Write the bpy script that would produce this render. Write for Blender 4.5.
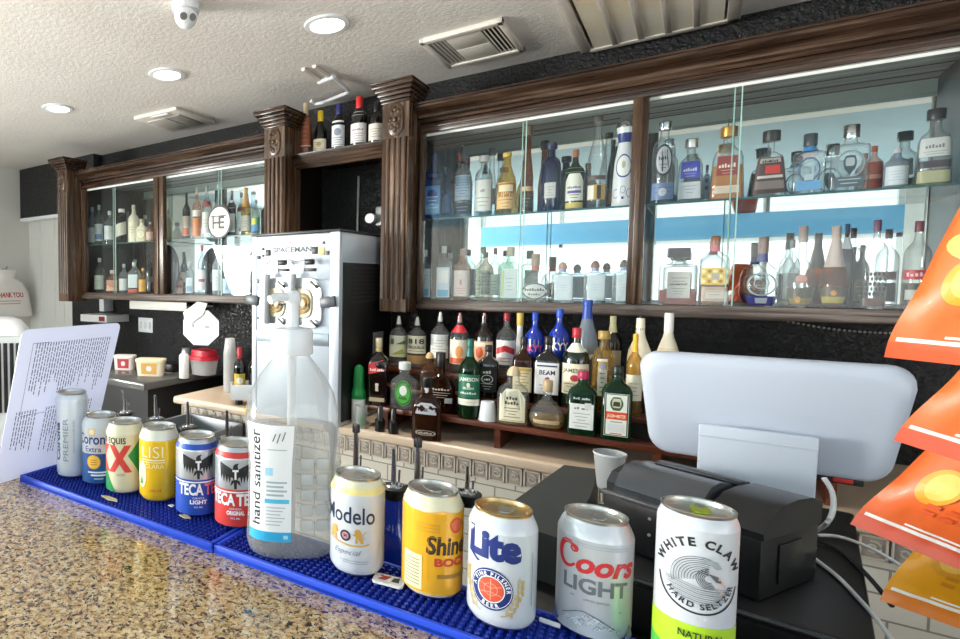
import bpy, bmesh, math, random
from mathutils import Vector, Matrix
random.seed(7)
sc = bpy.context.scene
for o in list(bpy.data.objects):
    bpy.data.objects.remove(o)
COL = sc.collection
R = math.radians
PI = math.pi

# ------------------------------------------------------------------ camera
F, PX, PY = 577.0, 210.5, 313.2      # focal length and principal point in pixels (the photograph is an off-centre crop)
YAW, PIT, ROL = R(40.2), R(3.2), 0.0
CAM = Vector((0, 0, 1.43))
fw = Vector((-math.sin(YAW) * math.cos(PIT), math.cos(YAW) * math.cos(PIT), -math.sin(PIT)))
r0 = Vector((math.cos(YAW), math.sin(YAW), 0))
u0 = r0.cross(fw)
RT = math.cos(ROL) * r0 + math.sin(ROL) * u0
UP = -math.sin(ROL) * r0 + math.cos(ROL) * u0
cd = bpy.data.cameras.new('camera')
cd.sensor_width = 36.0
cd.lens = F / 960.0 * 36.0
cd.shift_x = (480 - PX) / 960.0
cd.shift_y = -(319.5 - PY) / 960.0
cd.clip_start = 0.02
cam = bpy.data.objects.new('camera', cd)
COL.objects.link(cam)
m = Matrix.Identity(4)
for i in range(3):
    m[i][0], m[i][1], m[i][2], m[i][3] = RT[i], UP[i], -fw[i], CAM[i]
cam.matrix_world = m
sc.camera = cam

# ------------------------------------------------------------------ world, daylight, exposure
w = bpy.data.worlds.new('sky'); sc.world = w
w.use_nodes = True
w.node_tree.nodes['Background'].inputs[0].default_value = (0.80, 0.90, 1.0, 1)
w.node_tree.nodes['Background'].inputs[1].default_value = 1.2

def daylight(name, loc, rot, sx, sy, power, col=(1.0, 0.965, 0.915)):
    l = bpy.data.lights.new(name, 'AREA')
    l.shape = 'RECTANGLE'; l.size = sx; l.size_y = sy; l.energy = power; l.color = col
    o = bpy.data.objects.new(name, l); COL.objects.link(o)
    o.location = loc; o.rotation_euler = rot
    return o
XL, XR = -5.15, 2.7
WALL_F = -3.6      # street side wall, behind the viewer
# daylight at the windows; left-street and right lamps are added fill, aimed upward
daylight('daylight_front_window', (-0.5, WALL_F - 0.32, 1.4), (R(90), 0, 0), 4.9, 1.5, 29, (1.0, 0.97, 0.90))
daylight('daylight_left_window', (XL - .32, -0.15, 1.5), (R(90), 0, R(-90)), 1.7, 1.5, 7)
daylight('added_fill_left', (XL - .45, -2.3, 1.3), (R(118), 0, R(-90)), 2.1, 1.6, 860)  # added fill outside the mirrors' view, tilted to brighten the ceiling
daylight('added_fill_right', (XR + .45, -1.2, 1.2), (R(142), 0, R(90)), 3.6, 1.8, 55)  # added fill from an unseen side, tilted to lift the ceiling
vs = sc.view_settings
vs.view_transform = 'Standard'; vs.look = 'None'; vs.gamma = 1.0; vs.use_curve_mapping = False
vs.exposure = 0.47
cy = sc.cycles
cy.max_bounces = 12; cy.diffuse_bounces = 4; cy.glossy_bounces = 6; cy.transmission_bounces = 6
cy.transparent_max_bounces = 40; cy.caustics_reflective = True; cy.caustics_refractive = False
cy.sample_clamp_indirect = 6.0

# ------------------------------------------------------------------ pixel -> place
def ray(x, y):
    return fw + RT * ((x - PX) / F) + UP * ((PY - y) / F)
def at_z(x, y, z):
    d = ray(x, y); return CAM + d * ((z - CAM.z) / d.z)
def at_y(x, y, Y):
    d = ray(x, y); return CAM + d * (Y / d.y)
def pxm(p):
    return F / ((Vector(p) - CAM).dot(fw))

# ------------------------------------------------------------------ materials
def lin(c):
    c = c.lstrip('#')
    v = [int(c[i:i + 2], 16) / 255 for i in (0, 2, 4)]
    return tuple((x / 12.92 if x <= 0.04045 else ((x + 0.055) / 1.055) ** 2.4) for x in v)
_mc = {}
def pbr(col, rough=0.45, metal=0.0, name=None, coat=0.0, spec=0.5):
    key = (col, rough, metal, coat, spec)
    if key in _mc: return _mc[key]
    mt = bpy.data.materials.new(name or 'paint'); mt.use_nodes = True
    b = mt.node_tree.nodes['Principled BSDF']
    b.inputs['Base Color'].default_value = (*lin(col), 1)
    b.inputs['Roughness'].default_value = rough
    b.inputs['Metallic'].default_value = metal
    b.inputs['Coat Weight'].default_value = coat
    b.inputs['Specular IOR Level'].default_value = spec
    _mc[key] = mt
    return mt
def ink(c): return pbr(c, 0.4, 0, 'ink')
def nodes(name):
    mt = bpy.data.materials.new(name); mt.use_nodes = True
    nt = mt.node_tree
    return mt, nt, nt.nodes['Principled BSDF']
def N(nt, t, **kw):
    n = nt.nodes.new(t)
    for k, v in kw.items():
        if k in n.inputs: n.inputs[k].default_value = v
        else: setattr(n, k, v)
    return n
def coords(nt, scale=(1, 1, 1), obj=True):
    tc = N(nt, 'ShaderNodeTexCoord'); mp = N(nt, 'ShaderNodeMapping')
    mp.inputs['Scale'].default_value = scale
    nt.links.new(tc.outputs['Object'], mp.inputs['Vector'])
    return mp.outputs['Vector']
def ramp(nt, fac, stops, interp='LINEAR'):
    r = N(nt, 'ShaderNodeValToRGB'); r.color_ramp.interpolation = interp
    el = r.color_ramp.elements
    while len(el) < len(stops): el.new(0.5)
    for e, (p, c) in zip(el, stops):
        e.position = p; e.color = (*lin(c), 1) if isinstance(c, str) else (c, c, c, 1)
    nt.links.new(fac, r.inputs['Fac'])
    return r.outputs['Color']
def bump(nt, b, h, strength, dist):
    n = N(nt, 'ShaderNodeBump'); n.inputs['Strength'].default_value = strength
    n.inputs['Distance'].default_value = dist
    nt.links.new(h, n.inputs['Height']); nt.links.new(n.outputs['Normal'], b.inputs['Normal'])

def thin_glass(name, tint, edge=0.45, refl=1.0, diff=0.0, dcol=(0.9, 0.9, 0.9)):
    """clear wall of glass: see-through with a Fresnel reflection, deeper in colour where the wall turns edge-on"""
    mt, nt, b = nodes(name)
    nt.nodes.remove(b)
    out = nt.nodes['Material Output']
    lw = N(nt, 'ShaderNodeLayerWeight', Blend=0.35)
    mx = N(nt, 'ShaderNodeMix', data_type='RGBA')
    mx.inputs[6].default_value = (*tint, 1)
    mx.inputs[7].default_value = (*[c * edge for c in tint], 1)
    nt.links.new(lw.outputs['Facing'], mx.inputs[0])
    tr = N(nt, 'ShaderNodeBsdfTransparent'); nt.links.new(mx.outputs[2], tr.inputs['Color'])
    gl = N(nt, 'ShaderNodeBsdfGlossy', Roughness=0.02)
    gl.inputs['Color'].default_value = (refl, refl, refl, 1)
    fr = N(nt, 'ShaderNodeFresnel', IOR=1.45)
    ge = N(nt, 'ShaderNodeNewGeometry'); mi_ = N(nt, 'ShaderNodeMix', data_type='FLOAT')   # same reflectance on the way out as on the way in
    mi_.inputs[2].default_value = 1.45; mi_.inputs[3].default_value = 1 / 1.45
    nt.links.new(ge.outputs['Backfacing'], mi_.inputs[0]); nt.links.new(mi_.outputs[0], fr.inputs['IOR'])
    sh = N(nt, 'ShaderNodeMixShader')
    nt.links.new(fr.outputs[0], sh.inputs[0]); nt.links.new(tr.outputs[0], sh.inputs[1]); nt.links.new(gl.outputs[0], sh.inputs[2])
    res = sh
    if diff > 0:
        df = N(nt, 'ShaderNodeBsdfDiffuse'); df.inputs['Color'].default_value = (*dcol, 1)
        s2 = N(nt, 'ShaderNodeMixShader', Fac=diff)
        nt.links.new(sh.outputs[0], s2.inputs[1]); nt.links.new(df.outputs[0], s2.inputs[2]); res = s2
    nt.links.new(res.outputs[0], out.inputs['Surface'])
    return mt

G = {
 'clear': thin_glass('clear_glass', (0.93, 0.95, 0.95), 0.30, diff=0.05),
 'ice': thin_glass('pale_blue_glass', (0.80, 0.90, 0.95), 0.40, diff=0.10),
 'blue': thin_glass('blue_glass', (0.22, 0.42, 0.85), 0.35, diff=0.12, dcol=(0.05, 0.15, 0.55)),
 'aqua': thin_glass('green_tinted_glass', (0.80, 0.92, 0.86), 0.4, diff=0.05),
 'green': thin_glass('green_glass', (0.06, 0.24, 0.07), 0.3, diff=0.18, dcol=(0.02, 0.10, 0.03)),
 'amber': thin_glass('amber_glass', (0.55, 0.24, 0.06), 0.4, diff=0.15, dcol=(0.35, 0.13, 0.02)),
 'gold': thin_glass('gold_liquor_glass', (0.88, 0.68, 0.30), 0.45, diff=0.15, dcol=(0.6, 0.40, 0.12)),
 'brown': thin_glass('brown_glass', (0.22, 0.08, 0.03), 0.4, diff=0.25, dcol=(0.09, 0.03, 0.012)),
 'frost': thin_glass('frosted_glass', (0.62, 0.70, 0.78), 0.5, diff=0.35, dcol=(0.45, 0.52, 0.60)),
 'rose': thin_glass('rose_wine_glass', (0.70, 0.35, 0.24), 0.5, diff=0.30, dcol=(0.55, 0.24, 0.14)),
 'pink': thin_glass('pink_liquor_glass', (0.93, 0.74, 0.66), 0.5, diff=0.15, dcol=(0.8, 0.45, 0.35)),
 'pane': thin_glass('door_pane_glass', (0.97, 0.985, 0.98), 0.8, refl=0.8),
 'shelf': thin_glass('shelf_glass', (0.86, 0.93, 0.92), 0.5),
 'plastic': thin_glass('clear_plastic', (0.975, 0.98, 0.98), 0.62, diff=0.15, dcol=(0.88, 0.89, 0.89)),
 'cup': thin_glass('cloudy_plastic', (0.88, 0.88, 0.88), 0.7, diff=0.42, dcol=(0.85, 0.85, 0.85)),
}
LQ = {
 'orange': thin_glass('orange_tequila', (1.0, 0.60, 0.14), 0.9, 0.4, diff=0.45, dcol=(0.95, 0.38, 0.04)),
 'red': thin_glass('red_liqueur', (0.85, 0.18, 0.06), 0.8, 0.4, diff=0.45, dcol=(0.72, 0.10, 0.03)),
 'amberl': thin_glass('amber_liquor', (0.72, 0.35, 0.10), 0.7, 0.4, diff=0.25, dcol=(0.50, 0.20, 0.04)),
 'yellowl': thin_glass('pale_gold_liquor', (0.95, 0.80, 0.45), 0.8, 0.4, diff=0.2, dcol=(0.75, 0.50, 0.15)),
}
BODY = {
 'cobalt': pbr('#14319a', 0.12, 0, 'cobalt_glass', 0.5), 'navy': pbr('#161a44', 0.12, 0, 'navy_glass', 0.5),
 'black': pbr('#0b0a0b', 0.10, 0, 'black_glass', 0.5), 'dark': pbr('#170d0a', 0.10, 0, 'dark_glass', 0.5),
 'wine': pbr('#0d0f0b', 0.10, 0, 'dark_wine_glass', 0.5), 'dgreen': pbr('#0a1a0d', 0.10, 0, 'dark_green_glass', 0.5),
 'white': pbr('#e9e8e4', 0.2, 0, 'white_bottle', 0.3), 'cream': pbr('#e8e0c8', 0.25, 0, 'cream_bottle', 0.3),
 'ceramic': pbr('#eceef2', 0.15, 0, 'white_ceramic', 0.5),
}
BODY.update(G)

def wood(name, dark, mid, light, rough=0.35, axis='z', sc_=1.0):
    mt, nt, b = nodes(name)
    s = {'z': (38, 38, 2.2), 'x': (2.2, 38, 38), 'y': (38, 2.2, 38)}[axis]
    v = coords(nt, tuple(q * sc_ for q in s))
    n1 = N(nt, 'ShaderNodeTexNoise', Scale=1.0, Detail=6.0, Roughness=0.65)
    nt.links.new(v, n1.inputs['Vector'])
    c = ramp(nt, n1.outputs['Fac'], [(0.30, dark), (0.52, mid), (0.72, light)])
    nt.links.new(c, b.inputs['Base Color'])
    b.inputs['Roughness'].default_value = rough
    bump(nt, b, n1.outputs['Fac'], 0.15, 0.002)
    return mt
WOODX = wood('dark_walnut_rail', '#1a110c', '#38261b', '#6a5546', 0.24, 'x')
WOODZ = wood('dark_walnut_post', '#261a13', '#4f3a2a', '#86705e', 0.27, 'z')
WOODG = wood('weathered_walnut', '#2a221e', '#574b44', '#8d8078', 0.38, 'x')
WOODR = wood('red_brown_board', '#2b120a', '#5a2a18', '#7d4630', 0.35, 'x')

def noisebump(name, col, rough, scale, strength, dist, detail=3.0, col2=None, spec=0.5):
    mt, nt, b = nodes(name)
    v = coords(nt)
    n = N(nt, 'ShaderNodeTexNoise', Scale=scale, Detail=detail, Roughness=0.6)
    nt.links.new(v, n.inputs['Vector'])
    if col2:
        n2 = N(nt, 'ShaderNodeTexNoise', Scale=1.7, Detail=4.0); nt.links.new(v, n2.inputs['Vector'])
        nt.links.new(ramp(nt, n2.outputs['Fac'], [(0.35, col), (0.7, col2)]), b.inputs['Base Color'])
    else:
        b.inputs['Base Color'].default_value = (*lin(col), 1)
    b.inputs['Roughness'].default_value = rough
    b.inputs['Specular IOR Level'].default_value = spec
    bump(nt, b, ramp(nt, n.outputs['Fac'], [(0.42, 0.0), (0.62, 1.0)]), strength, dist)
    return mt
CEIL = noisebump('knockdown_ceiling', '#e6e1dc', 0.8, 55, 0.25, 0.005, 4.0, '#ddd7d1')
BLACKW = noisebump('black_textured_wall', '#0d0d10', 0.40, 60, 0.8, 0.006, 3.0)
PLAINW = noisebump('warm_white_wall', '#d9d6d0', 0.6, 90, 0.1, 0.002)
FLOORM = noisebump('pale_floor_tile', '#d2cdc6', 0.4, 8, 0.05, 0.002)

def granite():
    mt, nt, b = nodes('speckled_granite')
    v = coords(nt)
    n0 = N(nt, 'ShaderNodeTexNoise', Scale=120.0, Detail=5.0, Roughness=0.7); nt.links.new(v, n0.inputs['Vector'])
    base = ramp(nt, n0.outputs['Fac'], [(0.30, '#93683f'), (0.43, '#c6985f'), (0.55, '#e6c592'), (0.70, '#f2e2c6')])
    n1 = N(nt, 'ShaderNodeTexNoise', Scale=190.0, Detail=3.0, Roughness=0.65, Distortion=0.8); nt.links.new(v, n1.inputs['Vector'])
    f1 = ramp(nt, n1.outputs['Fac'], [(0.545, 0.0), (0.575, 1.0)])
    n2 = N(nt, 'ShaderNodeTexNoise', Scale=95.0, Detail=4.0, Roughness=0.7, Distortion=0.5); nt.links.new(v, n2.inputs['Vector'])
    f2 = ramp(nt, n2.outputs['Fac'], [(0.555, 0.0), (0.62, 1.0)])
    m1 = N(nt, 'ShaderNodeMix', data_type='RGBA'); nt.links.new(f2, m1.inputs[0]); nt.links.new(base, m1.inputs[6]); m1.inputs[7].default_value = (*lin('#8a6a52'), 1)
    m2 = N(nt, 'ShaderNodeMix', data_type='RGBA'); nt.links.new(f1, m2.inputs[0]); nt.links.new(m1.outputs[2], m2.inputs[6]); m2.inputs[7].default_value = (*lin('#35292a'), 1)
    nt.links.new(m2.outputs[2], b.inputs['Base Color'])
    b.inputs['Roughness'].default_value = 0.12
    b.inputs['Specular IOR Level'].default_value = 0.55
    return mt
GRANITE = granite()

def tiles(name, c1, c2, mortar, w_, h_, msize, off=0.5, rough=0.3):
    mt, nt, b = nodes(name)
    tc = N(nt, 'ShaderNodeTexCoord')
    sp = N(nt, 'ShaderNodeSeparateXYZ'); nt.links.new(tc.outputs['Object'], sp.inputs[0])
    cb = N(nt, 'ShaderNodeCombineXYZ'); nt.links.new(sp.outputs[0], cb.inputs[0]); nt.links.new(sp.outputs[2], cb.inputs[1])
    br = N(nt, 'ShaderNodeTexBrick', offset=off)
    br.inputs['Scale'].default_value = 1.0
    br.inputs['Brick Width'].default_value = w_; br.inputs['Row Height'].default_value = h_
    br.inputs['Mortar Size'].default_value = msize
    br.inputs['Color1'].default_value = (*lin(c1), 1); br.inputs['Color2'].default_value = (*lin(c2), 1); br.inputs['Mortar'].default_value = (*lin(mortar), 1)
    nt.links.new(cb.outputs[0], br.inputs['Vector'])
    nt.links.new(br.outputs['Color'], b.inputs['Base Color'])
    b.inputs['Roughness'].default_value = rough
    bump(nt, b, br.outputs['Fac'], -0.4, 0.003)
    return mt
TILE = tiles('white_subway_tile', '#d9d2c6', '#cdc5b8', '#8d857a', 0.15, 0.075, 0.003)
STONE = noisebump('tan_stone_ledge', '#d0bca6', 0.35, 30, 0.03, 0.001, 3.0, '#c0a68c')
DECOR = pbr('#a3968a', 0.4, 0, 'carved_stone_tile'); DECOR2 = pbr('#c9bfb2', 0.4, 0, 'raised_scroll')
MIRROR = pbr('#dfe6e4', 0.0, 1.0, 'mirror')
STEEL = pbr('#c4c8cb', 0.22, 1.0, 'stainless_steel'); BRUSHED = pbr('#c9cdd3', 0.42, 0.85, 'brushed_steel')
CHROME = pbr('#e6e6e6', 0.06, 1.0, 'chrome')
ALU = pbr('#cfcdc8', 0.28, 1.0, 'aluminium'); ALUG = pbr('#d3b98a', 0.28, 1.0, 'gold_aluminium')
WHITE = pbr('#e2e4e7', 0.35, 0, 'white_plastic'); BLACK = pbr('#101011', 0.35, 0, 'black_plastic')
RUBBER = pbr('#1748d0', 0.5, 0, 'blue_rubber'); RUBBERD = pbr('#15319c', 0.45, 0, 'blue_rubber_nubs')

# ------------------------------------------------------------------ objects and labels
def empty(name, loc=(0, 0, 0), rz=0.0):
    o = bpy.data.objects.new(name, None); COL.objects.link(o)
    o.location = loc; o.rotation_euler = (0, 0, rz); o.empty_display_size = 0.05
    return o
def tag(o, label=None, cat=None, group=None, kind=None):
    if label: o['label'] = label
    if cat: o['category'] = cat
    if group: o['group'] = group
    if kind: o['kind'] = kind
    return o

class MB:
    def __init__(s):
        s.bm = bmesh.new(); s.mats = []
    def mi(s, mat):
        if mat not in s.mats: s.mats.append(mat)
        return s.mats.index(mat)
    def face(s, vs_, mat, smooth=False):
        try: f = s.bm.faces.new(vs_)
        except ValueError: return None
        f.material_index = s.mi(mat); f.smooth = smooth
        return f
    def xbox(s, M, size, mat, bev=0.0, seg=2):
        """box of SIZE centred on matrix M"""
        hx, hy, hz = (q / 2 for q in size)
        vv = [s.bm.verts.new(M @ Vector((x, y, z))) for z in (-hz, hz) for x, y in ((-hx, -hy), (hx, -hy), (hx, hy), (-hx, hy))]
        fs = [s.face([vv[i] for i in q], mat) for q in ((3, 2, 1, 0), (4, 5, 6, 7), (0, 1, 5, 4), (1, 2, 6, 5), (2, 3, 7, 6), (3, 0, 4, 7))]
        if bev > 0:
            es = list({e for f in fs for e in f.edges})
            r_ = bmesh.ops.bevel(s.bm, geom=es, offset=bev, segments=seg, profile=0.5, affect='EDGES', clamp_overlap=True)
            k = s.mi(mat)
            for f in r_['faces']: f.material_index = k; f.smooth = True
        return s
    def box(s, x0, x1, y0, y1, z0, z1, mat, bev=0.0):
        return s.xbox(Matrix.Translation(((x0 + x1) / 2, (y0 + y1) / 2, (z0 + z1) / 2)), (abs(x1 - x0), abs(y1 - y0), abs(z1 - z0)), mat, bev)
    def prism(s, pts, a, b, mat, axis='x', smooth=False, M=None):
        """polygon pts swept along axis from a to b; pts are (y,z) for x, (x,z) for y, (x,y) for z"""
        def P(p, t):
            v = {'x': (t, p[0], p[1]), 'y': (p[0], t, p[1]), 'z': (p[0], p[1], t)}[axis]
            v = Vector(v)
            return M @ v if M else v
        A = [s.bm.verts.new(P(p, a)) for p in pts]; B = [s.bm.verts.new(P(p, b)) for p in pts]
        n = len(pts)
        for i in range(n):
            s.face([A[i], A[(i + 1) % n], B[(i + 1) % n], B[i]], mat, smooth)
        s.face(A[::-1], mat); s.face(B, mat)
        return s
    def loft(s, secs, mat, seg=28, cap=(True, True), M=None, smooth=True):
        """secs: (z, hx, hy, n[, cx, cy]) superellipse sections from bottom to top"""
        rings = []
        for q in secs:
            z, hx, hy, n = q[:4]; cx, cy_ = (q[4], q[5]) if len(q) > 5 else (0, 0)
            ring = []
            for i in range(seg):
                a = 2 * PI * (i + 0.5) / seg
                c, d = math.cos(a), math.sin(a)
                v = Vector((cx + hx * math.copysign(abs(c) ** (2 / n), c), cy_ + hy * math.copysign(abs(d) ** (2 / n), d), z))
                ring.append(s.bm.verts.new(M @ v if M else v))
            rings.append(ring)
        for A, B in zip(rings, rings[1:]):
            for i in range(seg):
                s.face([A[i], A[(i + 1) % seg], B[(i + 1) % seg], B[i]], mat, smooth)
        if cap[0]: s.face(rings[0][::-1], mat)
        if cap[1]: s.face(rings[-1], mat)
        return s
    def lathe(s, prof, mat, seg=28, cap=(True, True), M=None):
        return s.loft([(z, r, r, 2) for r, z in prof], mat, seg, cap, M)
    def cyl(s, x, y, z0, z1, r, mat, seg=24, r2=None):
        return s.loft([(z0, r, r, 2, x, y), (z1, r2 or r, r2 or r, 2, x, y)], mat, seg)
    def tube(s, pts, r, mat, seg=8, closed=False):
        pts = [Vector(p) for p in pts]
        rings = []
        n = len(pts); ref = Vector((0, 0, 1))
        for i, p in enumerate(pts):
            t = (pts[min(i + 1, n - 1)] - pts[max(i - 1, 0)]).normalized()
            if abs(t.dot(ref)) > 0.97: ref2 = Vector((1, 0, 0))
            else: ref2 = ref
            a = t.cross(ref2).normalized(); b = t.cross(a)
            rr = r[i] if isinstance(r, (list, tuple)) else r
            rings.append([s.bm.verts.new(p + (a * math.cos(2 * PI * k / seg) + b * math.sin(2 * PI * k / seg)) * rr) for k in range(seg)])
        for A, B in zip(rings, rings[1:]):
            for k in range(seg):
                s.face([A[k], A[(k + 1) % seg], B[(k + 1) % seg], B[k]], mat, True)
        s.face(rings[0][::-1], mat); s.face(rings[-1], mat)
        return s
    def ball(s, c, r, mat, seg=16, rz=None):
        n = seg // 2
        rz = rz or r
        return s.loft([(c[2] - rz * math.cos(PI * max(i, 0.06) / n) if i < n else c[2] + rz * math.cos(0.06 * PI / n), r * math.sin(PI * min(max(i, 0.06), n - 0.06) / n), r * math.sin(PI * min(max(i, 0.06), n - 0.06) / n), 2, c[0], c[1]) for i in range(n + 1)], mat, seg)
    def build(s, name, parent=None, loc=None, angle=35):
        me = bpy.data.meshes.new(name)
        bmesh.ops.recalc_face_normals(s.bm, faces=s.bm.faces)
        s.bm.to_mesh(me); s.bm.free()
        for mt in s.mats: me.materials.append(mt)
        me.set_sharp_from_angle(angle=R(angle))
        o = bpy.data.objects.new(name, me); COL.objects.link(o)
        if parent: o.parent = parent
        if loc: o.location = loc
        return o

# flat artwork that is laid onto a curved or flat surface
_tx = {}
def text2d(st, bold=0.0, shear=0.0, res=3):
    k = (st, bold, shear, res)
    if k not in _tx:
        cu = bpy.data.curves.new('t', 'FONT'); cu.body = st; cu.size = 1.0; cu.offset = bold; cu.shear = shear
        cu.resolution_u = res; cu.align_x = 'CENTER'
        ob = bpy.data.objects.new('t', cu); COL.objects.link(ob)
        bpy.context.view_layer.update()
        dg = bpy.context.evaluated_depsgraph_get()
        me = bpy.data.meshes.new_from_object(ob.evaluated_get(dg))
        vv = [(v.co.x, v.co.y) for v in me.vertices]; ff = [tuple(p.vertices) for p in me.polygons]
        bpy.data.objects.remove(ob); bpy.data.curves.remove(cu); bpy.data.meshes.remove(me)
        xs = [v[0] for v in vv] or [0]; ys = [v[1] for v in vv] or [0]
        x0, x1 = min(xs), max(xs)
        cx = (x0 + x1) / 2
        vv = [(x - cx, y) for x, y in vv]
        _tx[k] = (vv, ff, x1 - x0)
    return _tx[k]

class Art:
    def __init__(s): s.sh = []; s.layer = 0
    def add(s, verts, faces, mat, same=False):
        if not same: s.layer += 1
        s.sh.append((verts, faces, mat, s.layer)); return s
    def poly(s, pts, c, same=False): return s.add(pts, [tuple(range(len(pts)))], ink(c) if isinstance(c, str) else c, same)
    def rect(s, x0, y0, x1, y1, c, same=False): return s.poly([(x0, y0), (x1, y0), (x1, y1), (x0, y1)], c, same)
    def disc(s, x, y, rx, c, ry=None, n=28, same=False):
        ry = ry or rx
        return s.poly([(x + rx * math.cos(2 * PI * i / n), y + ry * math.sin(2 * PI * i / n)) for i in range(n)], c, same)
    def ring(s, x, y, r1, r2, c, a0=0.0, a1=2 * PI, ky=1.0, n=40):
        v = []; f = []
        for i in range(n + 1):
            a = a0 + (a1 - a0) * i / n
            for r_ in (r1, r2): v.append((x + r_ * math.cos(a), y + ky * r_ * math.sin(a)))
        for i in range(n): f.append((2 * i, 2 * i + 1, 2 * i + 3, 2 * i + 2))
        return s.add(v, f, ink(c) if isinstance(c, str) else c)
    def stroke(s, pts, wd, c, same=False):
        v = []; f = []
        n = len(pts)
        for i, p in enumerate(pts):
            a = Vector(pts[max(i - 1, 0)]); b = Vector(pts[min(i + 1, n - 1)])
            t = (b - a); t = t.normalized() if t.length > 1e-9 else Vector((1, 0))
            nr = Vector((-t.y, t.x)); wv = (wd[i] if isinstance(wd, (list, tuple)) else wd) / 2
            v += [(p[0] + nr.x * wv, p[1] + nr.y * wv), (p[0] - nr.x * wv, p[1] - nr.y * wv)]
        for i in range(n - 1): f.append((2 * i, 2 * i + 1, 2 * i + 3, 2 * i + 2))
        return s.add(v, f, ink(c) if isinstance(c, str) else c, same)
    def text(s, st, x, y, h, c, bold=0.0, shear=0.0, width=None, rot=0.0, xs=1.0):
        """centred on x, baseline y, capital height h; width fits the text"""
        vv, ff, wd = text2d(st, bold, shear)
        k = h / 0.70
        kx = (width / wd) if width and wd else k * xs
        cs, sn = math.cos(rot), math.sin(rot)
        out = [(x + cs * vx * kx - sn * vy * k, y + sn * vx * kx + cs * vy * k) for vx, vy in vv]
        return s.add(out, ff, ink(c) if isinstance(c, str) else c)
    def arc_text(s, st, x, y, r_, h, c, mid=90.0, span=120.0, bold=0.0, inward=False):
        """letters along a circle; mid in degrees; inward = along the bottom, heads to the centre"""
        wds = [max(text2d(ch, bold)[2], 0.28) + 0.14 for ch in st]
        tot = sum(wds); acc = 0
        s.layer += 1
        for ch, wd in zip(st, wds):
            t = (acc + wd / 2) / tot - 0.5; acc += wd
            a = R(mid + (span * t if inward else -span * t))
            rot = a + PI / 2 if inward else a - PI / 2
            rr = r_ + (h if inward else 0)
            if ch == ' ': continue
            vv, ff, _ = text2d(ch, bold); k = h / 0.70
            cs, sn = math.cos(rot), math.sin(rot); bx, by = x + rr * math.cos(a), y + rr * math.sin(a)
            s.add([(bx + cs * vx * k - sn * vy * k, by + sn * vx * k + cs * vy * k) for vx, vy in vv], ff, ink(c), same=True)
        return s
    def build(s, name, mapf, parent=None, du=None, dv=None, eps=0.00007, base=0.0004):
        bm = bmesh.new(); mats = []
        for verts, faces, mat, ly in s.sh:
            if mat not in mats: mats.append(mat)
            k = mats.index(mat)
            bv = [bm.verts.new((x, ly, y)) for x, y in verts]
            for f in faces:
                try: bm.faces.new([bv[i] for i in f]).material_index = k
                except ValueError: pass
        big = [f for f in bm.faces if len(f.verts) > 4]
        bmesh.ops.triangulate(bm, faces=big)
        for step, ax in ((du, 0), (dv, 2)):
            if not step: continue
            cs = [v.co[ax] for v in bm.verts]
            lo, hi = min(cs), max(cs)
            q = math.floor(lo / step) * step + step
            while q < hi - 1e-6:
                co = [0, 0, 0]; no = [0, 0, 0]; co[ax] = q; no[ax] = 1
                bmesh.ops.bisect_plane(bm, geom=bm.verts[:] + bm.edges[:] + bm.faces[:], dist=1e-7, plane_co=co, plane_no=no)
                q += step
        for v in bm.verts:
            v.co = mapf(v.co.x, v.co.z, base + v.co.y * eps)
        me = bpy.data.meshes.new(name); bm.to_mesh(me); bm.free()
        for mt in mats: me.materials.append(mt)
        o = bpy.data.objects.new(name, me); COL.objects.link(o)
        if parent: o.parent = parent
        return o

def sec_at(secs, z):
    if z <= secs[0][0]: return secs[0][1:4]
    for a, b in zip(secs, secs[1:]):
        if a[0] <= z <= b[0]:
            t = (z - a[0]) / max(b[0] - a[0], 1e-9)
            return tuple(a[i] + (b[i] - a[i]) * t for i in (1, 2, 3))
    return secs[-1][1:4]
def loft_map(secs, zref):
    """(u, v, off) -> point on the loft, u = arc length from the front (-Y), rightwards positive"""
    hx, hy, n = sec_at(secs, zref)
    def pt(a, hx, hy, n):
        c, d = math.cos(a), math.sin(a)
        return Vector((hx * math.copysign(abs(c) ** (2 / n), c), hy * math.copysign(abs(d) ** (2 / n), d), 0))
    M_ = 240
    tab = [(0.0, -PI / 2)]; acc = 0; prev = pt(-PI / 2, hx, hy, n)
    for i in range(1, M_ + 1):
        a = -PI / 2 + PI * i / M_; q = pt(a, hx, hy, n); acc += (q - prev).length; prev = q; tab.append((acc, a))
    def ang(u):
        s_ = 1 if u >= 0 else -1; u = min(abs(u), acc)
        lo, hi = 0, M_
        while hi - lo > 1:
            k = (lo + hi) // 2
            if tab[k][0] <= u: lo = k
            else: hi = k
        t = (u - tab[lo][0]) / max(tab[hi][0] - tab[lo][0], 1e-9)
        a = tab[lo][1] + (tab[hi][1] - tab[lo][1]) * t
        return a, s_
    def f(u, v, off):
        a, s_ = ang(u)
        hx, hy, n = sec_at(secs, v)
        p = pt(a, hx, hy, n); q = pt(a + 0.01, hx, hy, n); t = (q - p)
        nr = Vector((t.y, -t.x, 0)); nr = nr.normalized() if nr.length > 1e-12 else Vector((0, -1, 0))
        p = p + nr * off
        return Vector((s_ * p.x, p.y, v))
    return f
def flat_map(M):
    return lambda u, v, off: M @ Vector((u, -off, v))

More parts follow.
